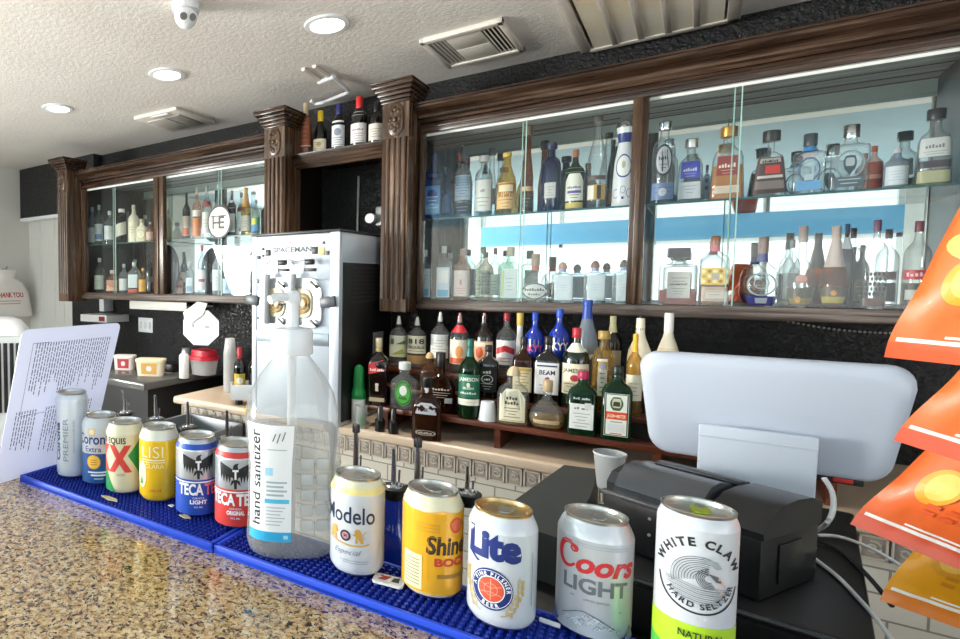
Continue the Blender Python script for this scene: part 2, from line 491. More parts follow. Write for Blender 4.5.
# ------------------------------------------------------------------ the room
CZ = 2.52; YB = 3.27
def struct(name, b, loc=None):
    o = b.build(name, loc=loc); o['kind'] = 'structure'; return o
b = MB(); b.box(XL - .1, XR + .1, WALL_F - .1, YB + .1, -0.08, 0, FLOORM); struct('floor', b)
BLUEC = pbr('#9aaeba', 0.7, 0, 'blue_ceiling_paint')
b = MB(); b.box(XL - .1, XR + .1, .9, YB + .1, CZ, CZ + .08, CEIL); b.box(XL - .1, XR + .1, WALL_F - .1, .9, CZ, CZ + .08, BLUEC); struct('ceiling', b)
b = MB()
b.box(-4.45, XR, YB, YB + .1, 0, CZ, BLACKW)
b.box(XL, -4.45, YB, YB + .1, 0, 2.03, PLAINW); b.box(XL, -4.45, YB, YB + .1, 2.03, CZ, BLACKW)
for x in (-4.95, -4.72, -4.58):
    b.box(x, x + .012, YB - .004, YB, 0, 2.02, PLAINW)
struct('wall_back', b)
b = MB(); b.box(XL, -4.0, YB - .09, YB, 2.045, CZ, BLACKW); b.box(XL, -4.0, YB - .095, YB, 2.015, 2.045, WHITE); struct('trim_1', b)
def holed(b, a0, a1, z1, h0, h1, hz0, hz1, put, mat, top=None):
    put(b, a0, h0, 0, z1, mat); put(b, h1, a1, 0, z1, mat); put(b, h0, h1, 0, hz0, mat); put(b, h0, h1, hz1, z1, top or mat)
BLUEP = pbr('#6aa2c6', 0.6, 0, 'blue_wall_paint')
b = MB(); holed(b, WALL_F, YB, CZ, -3.3, 0.75, 0.75, 2.2, lambda b, a, c, z0, z1, mt: b.box(XL - .1, XL, a, c, z0, z1, mt), PLAINW); struct('wall_left', b)
b = MB(); holed(b, WALL_F, YB, CZ, -3.0, 1.2, 0.4, 2.4, lambda b, a, c, z0, z1, mt: b.box(XR, XR + .1, a, c, z0, z1, mt), PLAINW); struct('wall_right', b)
b = MB(); holed(b, XL, XR, CZ, -2.75, 1.75, 0.75, 1.98, lambda b, a, c, z0, z1, mt: b.box(a, c, WALL_F - .1, WALL_F, z0, z1, mt), PLAINW, BLUEP)
b.box(XL, XR, WALL_F, WALL_F + .004, 2.30, CZ, pbr('#8fb0c4', 0.6, 0, 'pale_blue_paint'))
struct('wall_front', b)
WFR = pbr('#e8e8e6', 0.4, 0, 'window_frame_paint'); BLUEF = pbr('#6fa3c4', 0.5, 0, 'blue_frame_paint')
def window(name, axis, c, a0, a1, z0, z1, n, transom=None):
    fr = MB(); pn = MB()
    def bx(b, p, q, zz0, zz1, d, mt):
        if axis == 'y': b.box(p, q, c - d, c + d, zz0, zz1, mt)
        else: b.box(c - d, c + d, p, q, zz0, zz1, mt)
    for z in (z0, z1 - .05): bx(fr, a0, a1, z, z + .05, .035, WFR)
    for i in range(n + 1):
        p = a0 + (a1 - a0 - .05) * i / n
        bx(fr, p, p + .05, z0, z1, .035, WFR)
    if transom: bx(fr, a0, a1, transom, transom + .09, .03, BLUEF)
    bx(pn, a0, a1, z0, z1, .003, G['pane'])
    o = struct(name, fr); p = pn.build('pane', o)
    return o
window('window_1', 'y', WALL_F - .05, -2.75, 1.75, 0.75, 1.98, 4)
window('window_2', 'x', XL - .05, -3.3, 0.75, 0.75, 2.2, 4)  # bar end shows in the mirrors; street end added to admit fill light
window('fill_window', 'x', XR + .05, -3.0, 1.2, 0.4, 2.4, 3)  # unseen opening, added so fill light can enter from the right

# recessed ceiling lamps
LAMP = bpy.data.materials.new('lamp_glow'); LAMP.use_nodes = True
LAMP.node_tree.nodes['Principled BSDF'].inputs['Emission Color'].default_value = (1, 0.86, 0.62, 1)
LAMP.node_tree.nodes['Principled BSDF'].inputs['Emission Strength'].default_value = 9.0
for px, py, txt in ((58, 108, 'lit recessed ceiling lamp, the one deepest into the room by the far left wall'),
                    (167, 74, 'lit recessed ceiling lamp beside the square ceiling exhaust vent'),
                    (327, 24, 'lit recessed ceiling lamp near the white wall bracket, largest of the three in view')):
    p = at_z(px, py, CZ)
    o = tag(empty('recessed_lamp', (p.x, p.y, CZ)), txt, 'ceiling light', 'recessed ceiling lamps')
    b = MB(); b.lathe([(.062, -.028), (.066, -.004), (.074, -.006), (.092, -.008), (.097, 0)][::-1] if 0 else [(.097, -.0005), (.093, -.008), (.074, -.010), (.066, -.002)], WHITE, 32, (False, False)); b.build('trim_ring', o)
    b = MB(); b.loft([(-.0035, .067, .067, 2), (-.002, .067, .067, 2)], LAMP, 32); b.build('lamp_lens', o)
    l = bpy.data.lights.new('lamp_light', 'SPOT'); l.energy = 45; l.color = (1, .93, .82); l.spot_size = R(120); l.spot_blend = 0.6; l.shadow_soft_size = .06
    lo = bpy.data.objects.new('lamp_light', l); COL.objects.link(lo); lo.parent = o; lo.location = (0, 0, -.02)

# large off fluorescent fixture
o = tag(empty('fluorescent_fixture', (-.182, 2.80, CZ)), 'large unlit ceiling light fixture with stained panels and slats', 'ceiling light')
DIFF = noisebump('stained_diffuser', '#f4efe2', 0.4, 6, 0.05, 0.001, 3.0, '#e9d9b4')
FRM = pbr('#c9c1b6', 0.5, 0, 'dull_grey_frame')
b = MB()
b.box(-.272, .272, -.40, -.36, -.045, 0, FRM, .004); b.box(-.272, .272, .36, .40, -.045, 0, FRM, .004)
b.box(-.272, -.230, -.40, .40, -.045, 0, FRM, .004); b.box(.230, .272, -.40, .40, -.045, 0, FRM, .004)
b.build('fixture_frame', o)
for i in range(5):
    x = -.230 + .46 * i / 5
    b = MB(); b.box(x + .012, x + .083, -.36, .36, -.040, -.030, DIFF); b.build('diffuser_panel', o)
for i in range(4):
    x = -.230 + .46 * (i + 1) / 5
    b = MB(); b.box(x - .012, x + .012, -.36, .36, -.046, -.004, FRM, .003); b.build('divider', o)

# air vent
VENTM = pbr('#d8d2c8', 0.5, 0, 'vent_paint'); DARKV = pbr('#3a352f', 0.7, 0, 'vent_dark')
o = tag(empty('air_vent', (-.832, 2.85, CZ)), 'rectangular white ceiling air vent with louvres at both ends', 'vent')
b = MB()
for q in ((-.172, .172, -.2055, -.17), (-.172, .172, .17, .2055), (-.172, -.15, -.2055, .2055), (.15, .172, -.2055, .2055)):
    b.box(q[0], q[1], q[2], q[3], -.022, 0, VENTM, .003)
b.build('vent_frame', o)
b = MB(); b.box(-.15, .15, -.17, .17, -.004, -.001, DARKV); b.build('dark_backing', o)
b = MB(); b.box(-.073, .073, -.17, -.003, -.016, -.006, VENTM, .002); b.box(-.073, .073, .003, .17, -.016, -.006, VENTM, .002); b.build('center_plates', o)
for sx in (-1, 1):
    for k in range(4):
        b = MB(); x = sx * (.084 + .017 * k)
        b.xbox(Matrix.Translation((x, 0, -.012)) @ Matrix.Rotation(R(35) * sx, 4, 'Y'), (.009, .335, .003), VENTM); b.build('louvre', o)
# exhaust vent further left
o = tag(empty('exhaust_vent', (-2.73, 2.86, CZ), R(3)), 'square ceiling exhaust vent with grey grille at the left', 'vent')
b = MB(); b.box(-.185, .185, -.205, .205, -.022, 0, VENTM, .004); b.build('vent_frame', o)
b = MB(); b.box(-.14, .02, -.12, .14, -.030, -.022, pbr('#b9b4ac', .5), .003); b.box(.03, .14, -.12, .14, -.030, -.022, pbr('#8f8a84', .5), .003); b.box(-.05, .10, -.19, -.14, -.028, -.022, WHITE, .003); b.build('grille_panels', o)
# smoke / security camera on the ceiling
p = at_z(186, 4, CZ)
o = tag(empty('security_camera', (p.x, p.y, CZ), R(55)), 'small white security camera dome mounted on the ceiling', 'camera')
b = MB(); b.cyl(0, 0, -.03, 0, .055, WHITE); b.build('base', o)
b = MB(); b.ball((0, 0, -.05), .045, WHITE, 20); b.build('camera_body', o)
b = MB()
Mx = Matrix.Translation((0, -.032, -.062)) @ Matrix.Rotation(R(112), 4, 'X')
for dx in (-.018, .018): b.loft([(0, .015, .015, 2, dx, 0), (.014, .013, .013, 2, dx, 0)], pbr('#55504c', .3), 16, M=Mx)
b.build('lens_face', o)
# white bracket and conduit near the ceiling
o = tag(empty('ceiling_bracket', at_z(322, 77, CZ)), 'white metal ceiling bracket with bent cable tube above the wine bottles', 'bracket')
def rel(x, y, z): return at_z(x, y, z) - Vector(o.location)
b = MB()
for (x0, y0), (x1, y1) in (((303, 69), (321, 81)), ((314, 66), (332, 78))):
    b.tube([rel(x0, y0, CZ - .006), rel(x1, y1, CZ - .006)], .012, VENTM, 6)
b.tube([rel(319, 82, CZ - .012), rel(334, 76, CZ - .012)], .014, WHITE, 8)
b.build('bracket_rails', o)
b = MB(); b.tube([rel(333, 77, CZ - .015), rel(342, 84, CZ - .02), rel(349, 91, CZ - .03), rel(347, 93, CZ - .04), rel(332, 99, CZ - .04), rel(322, 103, CZ - .035), rel(315, 104, CZ - .03), rel(311, 101, CZ - .02)], .010, WHITE, 8); b.build('cable_tube', o)

# ------------------------------------------------------------------ liquor cabinets
def pilaster(x0, x1, zb, root, yf=2.76, zt=2.388):
    wd = x1 - x0; xm = (x0 + x1) / 2
    b = MB()
    pts = [(x0, 2.93), (x0, yf)]
    nf = 4; m_ = .012; fwid = (wd - 2 * m_) / nf
    for i in range(nf):
        a = x0 + m_ + fwid * i
        rr_ = fwid / 2 - .0035
        pts += [(a + .0035, yf + .012)] + [(a + fwid / 2 - rr_ * math.cos(PI * k / 6), yf + .009 - rr_ * .75 * math.sin(PI * k / 6)) for k in range(1, 6)] + [(a + fwid - .0035, yf + .012)]
    pts += [(x1, yf), (x1, 2.93)]
    b.prism(pts, zb + .06, zt - .262, WOODZ, 'z', smooth=True)
    b.box(x0, x1, yf, 2.93, zt - .262, zt - .08, WOODZ); b.box(x0, x1, yf, 2.93, zb, zb + .06, WOODZ)
    s_ = b.build('pilaster', root)
    b = MB()
    for k, (e, z0, z1) in enumerate(((.010, -.095, -.08), (.018, -.08, -.062), (.030, -.062, -.045), (.044, -.045, -.028), (.060, -.028, -.008), (.066, -.008, 0))):
        b.box(x0 - e * .6, x1 + e * .6, yf - e, 2.93, zt + z0, zt + z1, WOODX, .004)
    b.build('capital', s_)
    b = MB()
    zc = zt - .175
    Mx = Matrix.Translation((xm, yf, zc)) @ Matrix.Rotation(R(90), 4, 'X')
    b.loft([(0, .040, .078, 2.6), (.006, .040, .078, 2.6), (.010, .033, .068, 2.6)], WOODZ, 24, M=Mx)
    for k in range(8):
        a = 2 * PI * k / 8
        b.loft([(.006, .014, .020, 2, .024 * math.cos(a), .048 * math.sin(a)), (.014, .009, .012, 2, .024 * math.cos(a), .048 * math.sin(a)), (.017, .003, .004, 2, .024 * math.cos(a), .048 * math.sin(a))], WOODZ, 10, M=Mx)
    b.loft([(.008, .013, .016, 2), (.018, .009, .010, 2), (.021, .003, .003, 2)], WOODZ, 12, M=Mx)
    b.build('carved_rosette', s_)
    return s_
INTOP = wood('glare_lightened_plank_top', '#85898f', '#a9aeb4', '#c6cbd0', 0.25, 'x')  # plank colours lightened to carry glare the board hardly receives
PALE = pbr('#f2f4ee', 0.5, 0, 'pale_header_back')
DKIN = pbr('#17120f', 0.4, 0, 'dark_cabinet_inside')
EDGE = pbr('#9fc2b8', 0.15, 0, 'green_glass_edge')
YF = 2.89
def cabinet(label, x0, x1, posts, dz, pil, shelf_z, pane_edges, inner=None):
    root = tag(empty('liquor_cabinet', (x0, YF, 1.29 + dz)), label, 'cabinet', None)
    I = Matrix.Translation(-Vector(root.location))
    zb, zg0, zg1, zh, zc = 1.287 + dz, 1.336 + dz, 2.158, 2.206, 2.286
    kids = []
    def put(b, name, par=None):
        q = b.build(name, par or root)
        if not par: q.location = -Vector(root.location)
        return q
    b = MB(); b.box(x0, x1, 2.89, 2.92, zb, zg0, WOODG, .004); b.box(x0, x1, 2.875, 2.89, zb + .004, zb + .028, WOODG, .004); put(b, 'bottom_rail')
    b = MB(); b.box(x0, x1, 2.89, 2.92, zg1, zh, WOODX, .003); b.box(x0, x1, 2.883, 2.89, zg1 + .022, zg1 + .034, WOODX, .002); put(b, 'header')
    b = MB(); b.box(x0, x1, 2.921, 2.928, zg1 - .01, zh + .01, PALE); put(b, 'header_backing')
    prof = [(2.92, zh), (2.88, zh), (2.875, zh + .012), (2.862, zh + .019), (2.858, zh + .030), (2.84, zh + .042), (2.825, zh + .050), (2.815, zh + .060), (2.815, zh + .070), (2.805, zh + .073), (2.805, zc), (2.92, zc)]
    b = MB(); b.prism(prof, x0, x1, WOODX, 'x'); put(b, 'crown_moulding')
    f0, f1 = x0, x1
    x0, x1 = inner or (x0, x1)
    b = MB(); b.box(x0, x1, 2.92, YB - .001, zh + .015, zh + .045, INTOP)
    for q in (3.02, 3.14): b.box(x0, x1, q, q + .004, zh + .0125, zh + .016, DKIN)
    put(b, 'top_board')
    b = MB(); b.box(x0, x1, 2.92, YB - .001, zb, zg0 - .004, DKIN); put(b, 'floor_board')
    for q in (x0, x1 - .02):
        b = MB(); b.box(q, q + .02, 2.92, YB - .001, zg0 - .004, zh + .015, DKIN); put(b, 'side_panel')
    b = MB(); b.box(x0 + .02, x1 - .02, 3.245, YB - .001, zg0 - .004, zh + .015, MIRROR); put(b, 'back_mirror')
    for p0, p1 in posts:
        b = MB(); b.box(p0, p1, 2.886, 2.925, zg0, zg1, WOODZ, .003); b.box((p0 + p1) / 2 - .008, (p0 + p1) / 2 + .008, 2.875, 2.888, zg0, zg1, WOODZ, .003); put(b, 'post')
    eds = [x0] + [q for p_ in posts for q in p_] + [x1]
    bays = [(posts[i][1], posts[i + 1][0]) for i in range(len(posts) - 1)]
    b = MB(); b.box(x0, f0, 2.925, 2.94, zb, zh, WOODZ)
    if x0 < f0: put(b, 'front_stile')
    for bi, (bx0, bx1) in enumerate(bays):
        if bi == 0: bx0 = x0 + .02
        if bi == len(bays) - 1: bx1 = x1 - .02
        b = MB(); b.box(bx0, bx1, 2.945, 3.24, shelf_z - .008, shelf_z, G['shelf']); q = put(b, 'glass_shelf'); q['label'] = 'thin glass shelf'
        b = MB(); b.box(bx0, bx1, 2.9435, 2.945, shelf_z - .008, shelf_z, pbr('#3f5f5c', .2)); put(b, 'front_edge', q)
        mid = (bx0 + bx1) / 2
    for bi, (bx0, bx1) in enumerate(bays):
        e0, e1 = pane_edges[bi]
        for k, (a, c, y) in enumerate(((bx0, e1, 2.928), (e0, bx1, 2.936))):
            b = MB(); b.box(a, c, y, y + .005, zg0 - .002, zg1 + .004, G['pane']); q = put(b, 'glass_door')
            b = MB(); ex = c if k == 0 else a
            b.box(ex - .002, ex + .002, y - .0005, y + .0055, zg0 - .002, zg1 + .004, EDGE); put(b, 'glass_edge', q)
            kids.append(q)
    for p0, p1, z in pil:
        s_ = pilaster(p0, p1, z, root); s_.location = -Vector(root.location)
    return root, kids
cabL, doorsL = cabinet('wide dark wood liquor cabinet with two glazed bays beyond the frozen drink machine', -3.786, -1.925,
               [(-3.786, -3.758), (-2.971, -2.873), (-1.962, -1.925)], 0, [(-3.93, -3.799, 1.268), (-1.928, -1.791, 1.279)], 1.722, [(-3.462, -3.430), (-2.415, -2.383)], (-3.93, -1.84))
cabR, doorsR = cabinet('wide dark wood liquor cabinet with two glazed bays above the stepped bottle riser', -1.08, .712,
               [(-1.08, -1.06), (-.226, -.175), (.675, .712)], 0, [(-1.22, -1.088, 1.279), (.713, .86, 1.279)], 1.742, [(-.632, -.616), (.078, .098)], (-1.22, .70))
# ring monogram on the second bay of the far cabinet
A = Art()
A.disc(0, 0, .088, '#e9e6da', .10); A.ring(0, 0, .086, .098, '#1a1a1a', ky=1.12)
A.text('H', -.024, -.040, .075, '#1c1c1c', .02); A.text('E', .022, -.040, .075, '#1c1c1c', .02)
A.rect(-.07, .035, .06, .043, '#1c1c1c'); A.rect(-.07, -.048, .06, -.043, '#8b8778')
p = at_y(219, 222, 2.926)
A.build('monogram_decal', flat_map(Matrix.Translation(p - Vector(cabL.location))), doorsL[3], base=.0)
bpy.data.objects['monogram_decal'].location = Vector(cabL.location)
# wine shelf in the niche
o = tag(empty('wine_shelf', (-1.506, YF, 2.068)), 'dark wood shelf with moulded edge over the frozen drink machine', 'shelf')
b = MB(); b.box(-.284, .284, -.02, .375, .052, .075, WOODX, .002); b.build('board', o)
b = MB(); b.prism([(.0, -.002), (-.012, .0), (-.02, .012), (-.034, .026), (-.04, .04), (-.055, .054), (-.06, .075), (0, .075)], -.284, .284, WOODX, 'x'); b.build('moulded_edge', o)
o = tag(empty('electrical_conduit', (-1.40, YB, 1.88)), 'grey conduit pipe with junction box in the dark niche', 'conduit')
b = MB(); b.tube([(0, -.015, .20), (0, -.015, -.02)], .012, pbr('#8f9092', .4, .5), 10); b.build('pipe', o)
b = MB(); b.box(-.05, .04, -.07, 0, -.13, -.02, pbr('#a9a9a8', .4, .3), .006); b.build('junction_box', o)
b = MB(); b.loft([(0, .03, .03, 2), (.035, .028, .028, 2)], pbr('#c9c9c6', .3, .2), 16, M=Matrix.Translation((-.06, -.09, -.09)) @ Matrix.Rotation(R(90), 4, 'X')); b.build('round_plug', o)
b = MB(); b.tube([(-1.587, YB - .01, 2.06), (-1.588, YB - .012, 1.85), (-1.592, YB - .012, 1.5)], .007, pbr('#b9b7b3', .4), 8)
tag(b.build('white_cable'), 'thin pale cable hanging down the dark niche wall', 'cable')

# ------------------------------------------------------------------ back bar
LZ = .748; LY = 2.44
o = tag(empty('back_bar', (-2.35, LY, 0)), 'tiled back bar with tan stone ledge under the cabinets', 'counter')
def putb(b, name, par=None):
    q = b.build(name, par or o)
    if not par: q.location = -Vector(o.location)
    return q
b = MB()
b.prism([(LY + .012, LZ - .042), (LY + .003, LZ - .036), (LY, LZ - .022), (LY + .003, LZ - .007), (LY + .012, LZ), (YB - .001, LZ), (YB - .001, LZ - .042)], -2.35, 1.6, STONE, 'x', smooth=True)
putb(b, 'stone_ledge')
b = MB(); b.box(-2.32, 1.58, LY + .05, YB - .001, 0, LZ - .042, TILE); putb(b, 'tiled_base')
b = MB()
x = -2.318
while x < 1.5:
    xc = x + .031
    b.box(x, x + .0605, LY + .040, LY + .05, LZ - .125, LZ - .05, DECOR, .003)
    for q in ((x + .002, x + .059, LZ - .058, LZ - .053), (x + .002, x + .059, LZ - .122, LZ - .117)): b.box(q[0], q[1], LY + .035, LY + .042, q[2], q[3], DECOR2)
    for q in (x + .002, x + .054): b.box(q, q + .005, LY + .035, LY + .042, LZ - .12, LZ - .055, DECOR2)
    pts = []
    for k in range(13):
        t = k / 12 * 2.6 * PI; rr = .004 + .016 * k / 12
        pts.append((xc - .001 + rr * math.cos(t), LY + .039, LZ - .0875 + rr * math.sin(t)))
    b.tube(pts, .0032, DECOR2, 5)
    x += .0628
putb(b, 'carved_tile_row')

# stepped bottle riser
RZ = (.851, .932, 1.012); RY0 = (2.515, 2.605, 2.69)
o = tag(empty('bottle_riser', (-.42, 2.515, LZ)), 'red brown wooden stepped riser carrying the liquor bottles', 'shelf')
for k, (y0, z) in enumerate(zip(RY0, RZ)):
    y1 = RY0[k + 1] if k < 2 else 2.98
    b = MB(); b.box(-.755, .80, y0 - 2.515, y1 - 2.515 + (.01 if k < 2 else 0), z - LZ - .022, z - LZ, WOODR, .002); b.build('step_board', o)
    if k: 
        b = MB(); b.box(-.755, .80, y0 - 2.515 + .003, y0 - 2.515 + .012, RZ[k - 1] - LZ, z - LZ - .022, DKIN); b.build('step_back', o)
for x in (-.66, -.185, .33, .75):
    b = MB(); b.box(x - .011, x + .011, .012, .42, 0, RZ[0] - LZ - .022, WOODR); b.build('support', o)

# left worktop
o = tag(empty('prep_counter', (-3.17, 2.84, 0)), 'black counter with grey stone top beyond the back bar', 'counter')
b = MB(); b.xbox(Matrix.Translation((0, 0, .7775)), (1.18, .84, .045), pbr('#5a5958', 0.12, 0, 'grey_polished_stone'), .006); b.build('stone_top', o)
b = MB(); b.box(-.56, .56, -.36, .40, 0, .755, pbr('#0e0e0f', .5)); b.build('base_cabinet', o)

# customers' bar, slightly turned against the back wall
BR_ = R(1.9); BO = Vector((-.494, .590, 0)); BZ = 1.0585
BM = Matrix.Translation(BO) @ Matrix.Rotation(BR_, 4, 'Z')
bar = tag(empty('bar_counter', BO, BR_), 'polished speckled tan granite bar counter in front', 'counter')
b = MB(); b.box(-2.3, 2.2, -.75, .112, 1.0235, BZ, GRANITE, .008); b.build('granite_top', bar)
b = MB(); b.box(-2.25, 2.15, -.40, .06, 0, 1.0235, pbr('#3a2a20', .5)); b.build('bar_front', bar)
def mat_(x0, x1, label):
    o = tag(empty('bar_mat', BM @ Vector((x0, 0, BZ)), BR_), label, 'bar mat', 'blue rubber bar mats')
    L, W_ = x1 - x0, .100
    b = MB(); b.box(0, L, 0, W_, 0, .005, RUBBER)
    for q in ((0, L, 0, .006), (0, L, W_ - .006, W_), (0, .006, 0, W_), (L - .006, L, 0, W_)): b.box(q[0], q[1], q[2], q[3], 0, .0125, RUBBER, .0015)
    b.build('base', o)
    b = MB()
    nx = int((L - .014) / .0085); ny = 10
    for i in range(nx):
        for j in range(ny):
            x = .0105 + i * .0085; y = .0105 + j * .0088
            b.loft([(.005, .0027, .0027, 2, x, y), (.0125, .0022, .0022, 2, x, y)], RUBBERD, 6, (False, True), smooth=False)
    b.build('rubber_nubs', o)
mat_(-.455, -.0015, 'blue rubber bar mat under the cans at the left end, beside the menu')
mat_(.0015, .70, 'blue rubber bar mat under the sanitizer jug and the cans right of it')
MZ = BZ + .0127

# black work surface and equipment stand behind the bar
b = MB(); b.box(-.335, .20, 1.18, 1.88, 0, .82, pbr('#0c0c0d', .4, 0, 'black_underbar'), .004)
tag(b.build('underbar_unit'), 'black underbar unit carrying the cash drawer', 'cabinet')
b = MB(); b.prism([(-.325, 1.33), (-.19, 1.30), (-.178, 1.60), (-.188, 1.855), (-.267, 1.838)], .82, .92, pbr('#3c3f3d', .5, 0, 'matte_black_metal'), 'z')
tag(b.build('black_metal_box'), 'matte black flat-topped box left of the clear cup', 'box')
o = tag(empty('cash_drawer', (.060, 1.545, .82), R(-6)), 'wide black cash drawer under the receipt printer', 'cash drawer')
CDM = pbr('#161718', .38, 0, 'black_steel')
b = MB(); b.box(-.185, .185, -.34, .34, 0, .10, CDM, .006); b.build('case', o)
b = MB(); b.box(-.175, .175, -.346, -.34, .012, .085, CDM, .002); b.build('drawer_front', o)
b = MB(); b.tube([(-.18, -.342, .094), (.18, -.342, .094)], .004, pbr('#3a3c3e', .3), 6); b.build('front_lip', o)

# ------------------------------------------------------------------ bottles
# style: depth ratio, squareness, sections (t, r), cap (t0, t1, r), label band (t0, t1)
ST = {
 'std':   (1, 2, [(0, .88), (.015, .98), (.03, 1), (.60, 1), (.66, .93), (.71, .72), (.75, .46), (.79, .33), (.84, .29), (.95, .28)], (.88, 1, .33), (.12, .54)),
 'wine':  (1, 2, [(0, .92), (.02, 1), (.60, 1), (.66, .93), (.71, .70), (.75, .46), (.79, .38), (.97, .36)], (.78, 1, .42), (.12, .50)),
 'burg':  (1, 2, [(0, .92), (.02, 1), (.45, 1), (.53, .92), (.62, .70), (.70, .48), (.77, .38), (.97, .35)], (.76, 1, .41), (.10, .40)),
 'square': (.85, 5, [(0, .95), (.015, 1), (.64, 1), (.69, .92), (.74, .60), (.78, .34), (.83, .30), (.95, .29)], (.87, 1, .34), (.12, .58)),
 'flat':  (.5, 4, [(0, .94), (.02, 1), (.58, 1), (.66, .90), (.71, .55), (.75, .28), (.92, .25)], (.84, 1, .30), (.12, .55)),
 'cube':  (.75, 6, [(0, .96), (.02, 1), (.66, 1), (.70, .94), (.725, .5), (.75, .36), (.84, .34)], (.83, 1, .46), (.10, .58)),
 'tall':  (1, 2, [(0, .92), (.02, 1), (.50, .98), (.60, .86), (.70, .60), (.80, .42), (.95, .36)], (.93, 1, .46), (.12, .42)),
 'slim':  (1, 2, [(0, .95), (.02, 1), (.42, .98), (.55, .80), (.68, .55), (.90, .48)], (.89, 1, .72), (.14, .40)),
 'globe': (.9, 2, [(0, .55), (.03, .72), (.12, .92), (.24, 1), (.38, .96), (.48, .78), (.55, .5), (.60, .30), (.86, .26)], (.80, 1, .32), (.12, .42)),
 'disk':  (.45, 2.3, [(0, .62), (.03, .74), (.14, .95), (.28, 1), (.44, .95), (.55, .76), (.61, .44), (.65, .28), (.84, .26)], (.76, 1, .32), (.14, .50)),
 'trap':  (.6, 5, [(0, .97), (.02, 1), (.55, .74), (.62, .66), (.66, .40), (.70, .20), (.86, .20)], (.84, 1, .52), (.08, .52)),
 'cone':  (.9, 3.5, [(0, .95), (.02, 1), (.58, .86), (.66, .74), (.71, .44), (.75, .33), (.90, .30)], (.86, 1, .50), (.10, .54)),
 'bell':  (1, 2, [(0, .90), (.02, 1), (.30, .95), (.50, .84), (.62, .66), (.70, .56), (.76, .60), (.84, .74), (.88, .80)], (.86, 1, .84), (.30, .56)),
 'apoth': (1, 2, [(0, .95), (.015, 1), (.62, .97), (.70, .92), (.76, .74), (.80, .42), (.84, .38), (.93, .38)], (.90, 1, .55), (.14, .46)),
 'stout': (.8, 3.2, [(0, .95), (.02, 1), (.52, 1), (.62, .88), (.68, .62), (.72, .40), (.88, .36)], (.84, 1, .44), (.10, .50)),
 'jager': (.8, 7, [(0, .97), (.02, 1), (.66, 1), (.73, .82), (.78, .48), (.82, .36), (.92, .36)], (.88, 1, .40), (.07, .64)),
 'horse': (.5, 7, [(0, .96), (.02, 1), (.66, 1), (.70, .9), (.72, .5), (.74, .34), (.82, .32)], (.80, 1, .44), (.04, .64)),
 'decan': (.85, 2, [(0, .5), (.04, .78), (.16, .98), (.26, 1), (.40, .86), (.52, .56), (.60, .32), (.66, .24), (.80, .22)], (.76, 1, .28), (.16, .34)),
}
def items_art(A, items, hw, z0, z1, first=True):
    zc = (z0 + z1) / 2; hh = (z1 - z0) / 2
    X = lambda q: q * hw
    Z = lambda q: zc + q * hh
    for it in items:
        k = it[0]
        if k == 'r': A.rect(X(it[1]), Z(it[2]), X(it[3]), Z(it[4]), it[5])
        elif k == 'd': A.disc(X(it[1]), Z(it[2]), it[3] * hw, it[5], it[4] * hh)
        elif k == 'o': A.ring(X(it[1]), Z(it[2]), it[3] * hw * .86, it[3] * hw, it[5], ky=it[4] * hh / (it[3] * hw))
        elif k == 'b':   # a word too small to read in the photograph: n blurred letter blocks, x, z, height, colour, width
            n, x, z, h, c = it[1:6]; wd = it[6] if len(it) > 6 else n * h * .45 * hh / hw
            for j in range(n):
                xa = x + wd * (j / n - .5); hj = h * (.62 + .38 * ((j * 7 + n) % 3) / 2)
                A.rect(X(xa), Z(z), X(xa + wd / n * .68), Z(z + hj), c, same=j > 0)
        elif k == 't':   # text, x, z, height, colour, fitted width
            A.text(it[1], X(it[2]), Z(it[3]), it[4] * hh, it[5], .02, 0, (it[6] * hw) if len(it) > 6 else None)
        elif k == 'l':   # fine print
            for j in range(it[3]):
                zz = Z(it[2] - j * it[4]); wv = X(it[1]) * (1 - .25 * (j % 3))
                A.rect(-wv, zz, wv, zz + .05 * hh, it[5], same=j > 0)
        elif k == 'p': A.poly([(X(x), Z(z)) for x, z in it[1]], it[2])
def L_(z0, z1, wd, bg, *items, name='front_label', shape='rect'): return (z0, z1, wd, bg, items, name, shape)

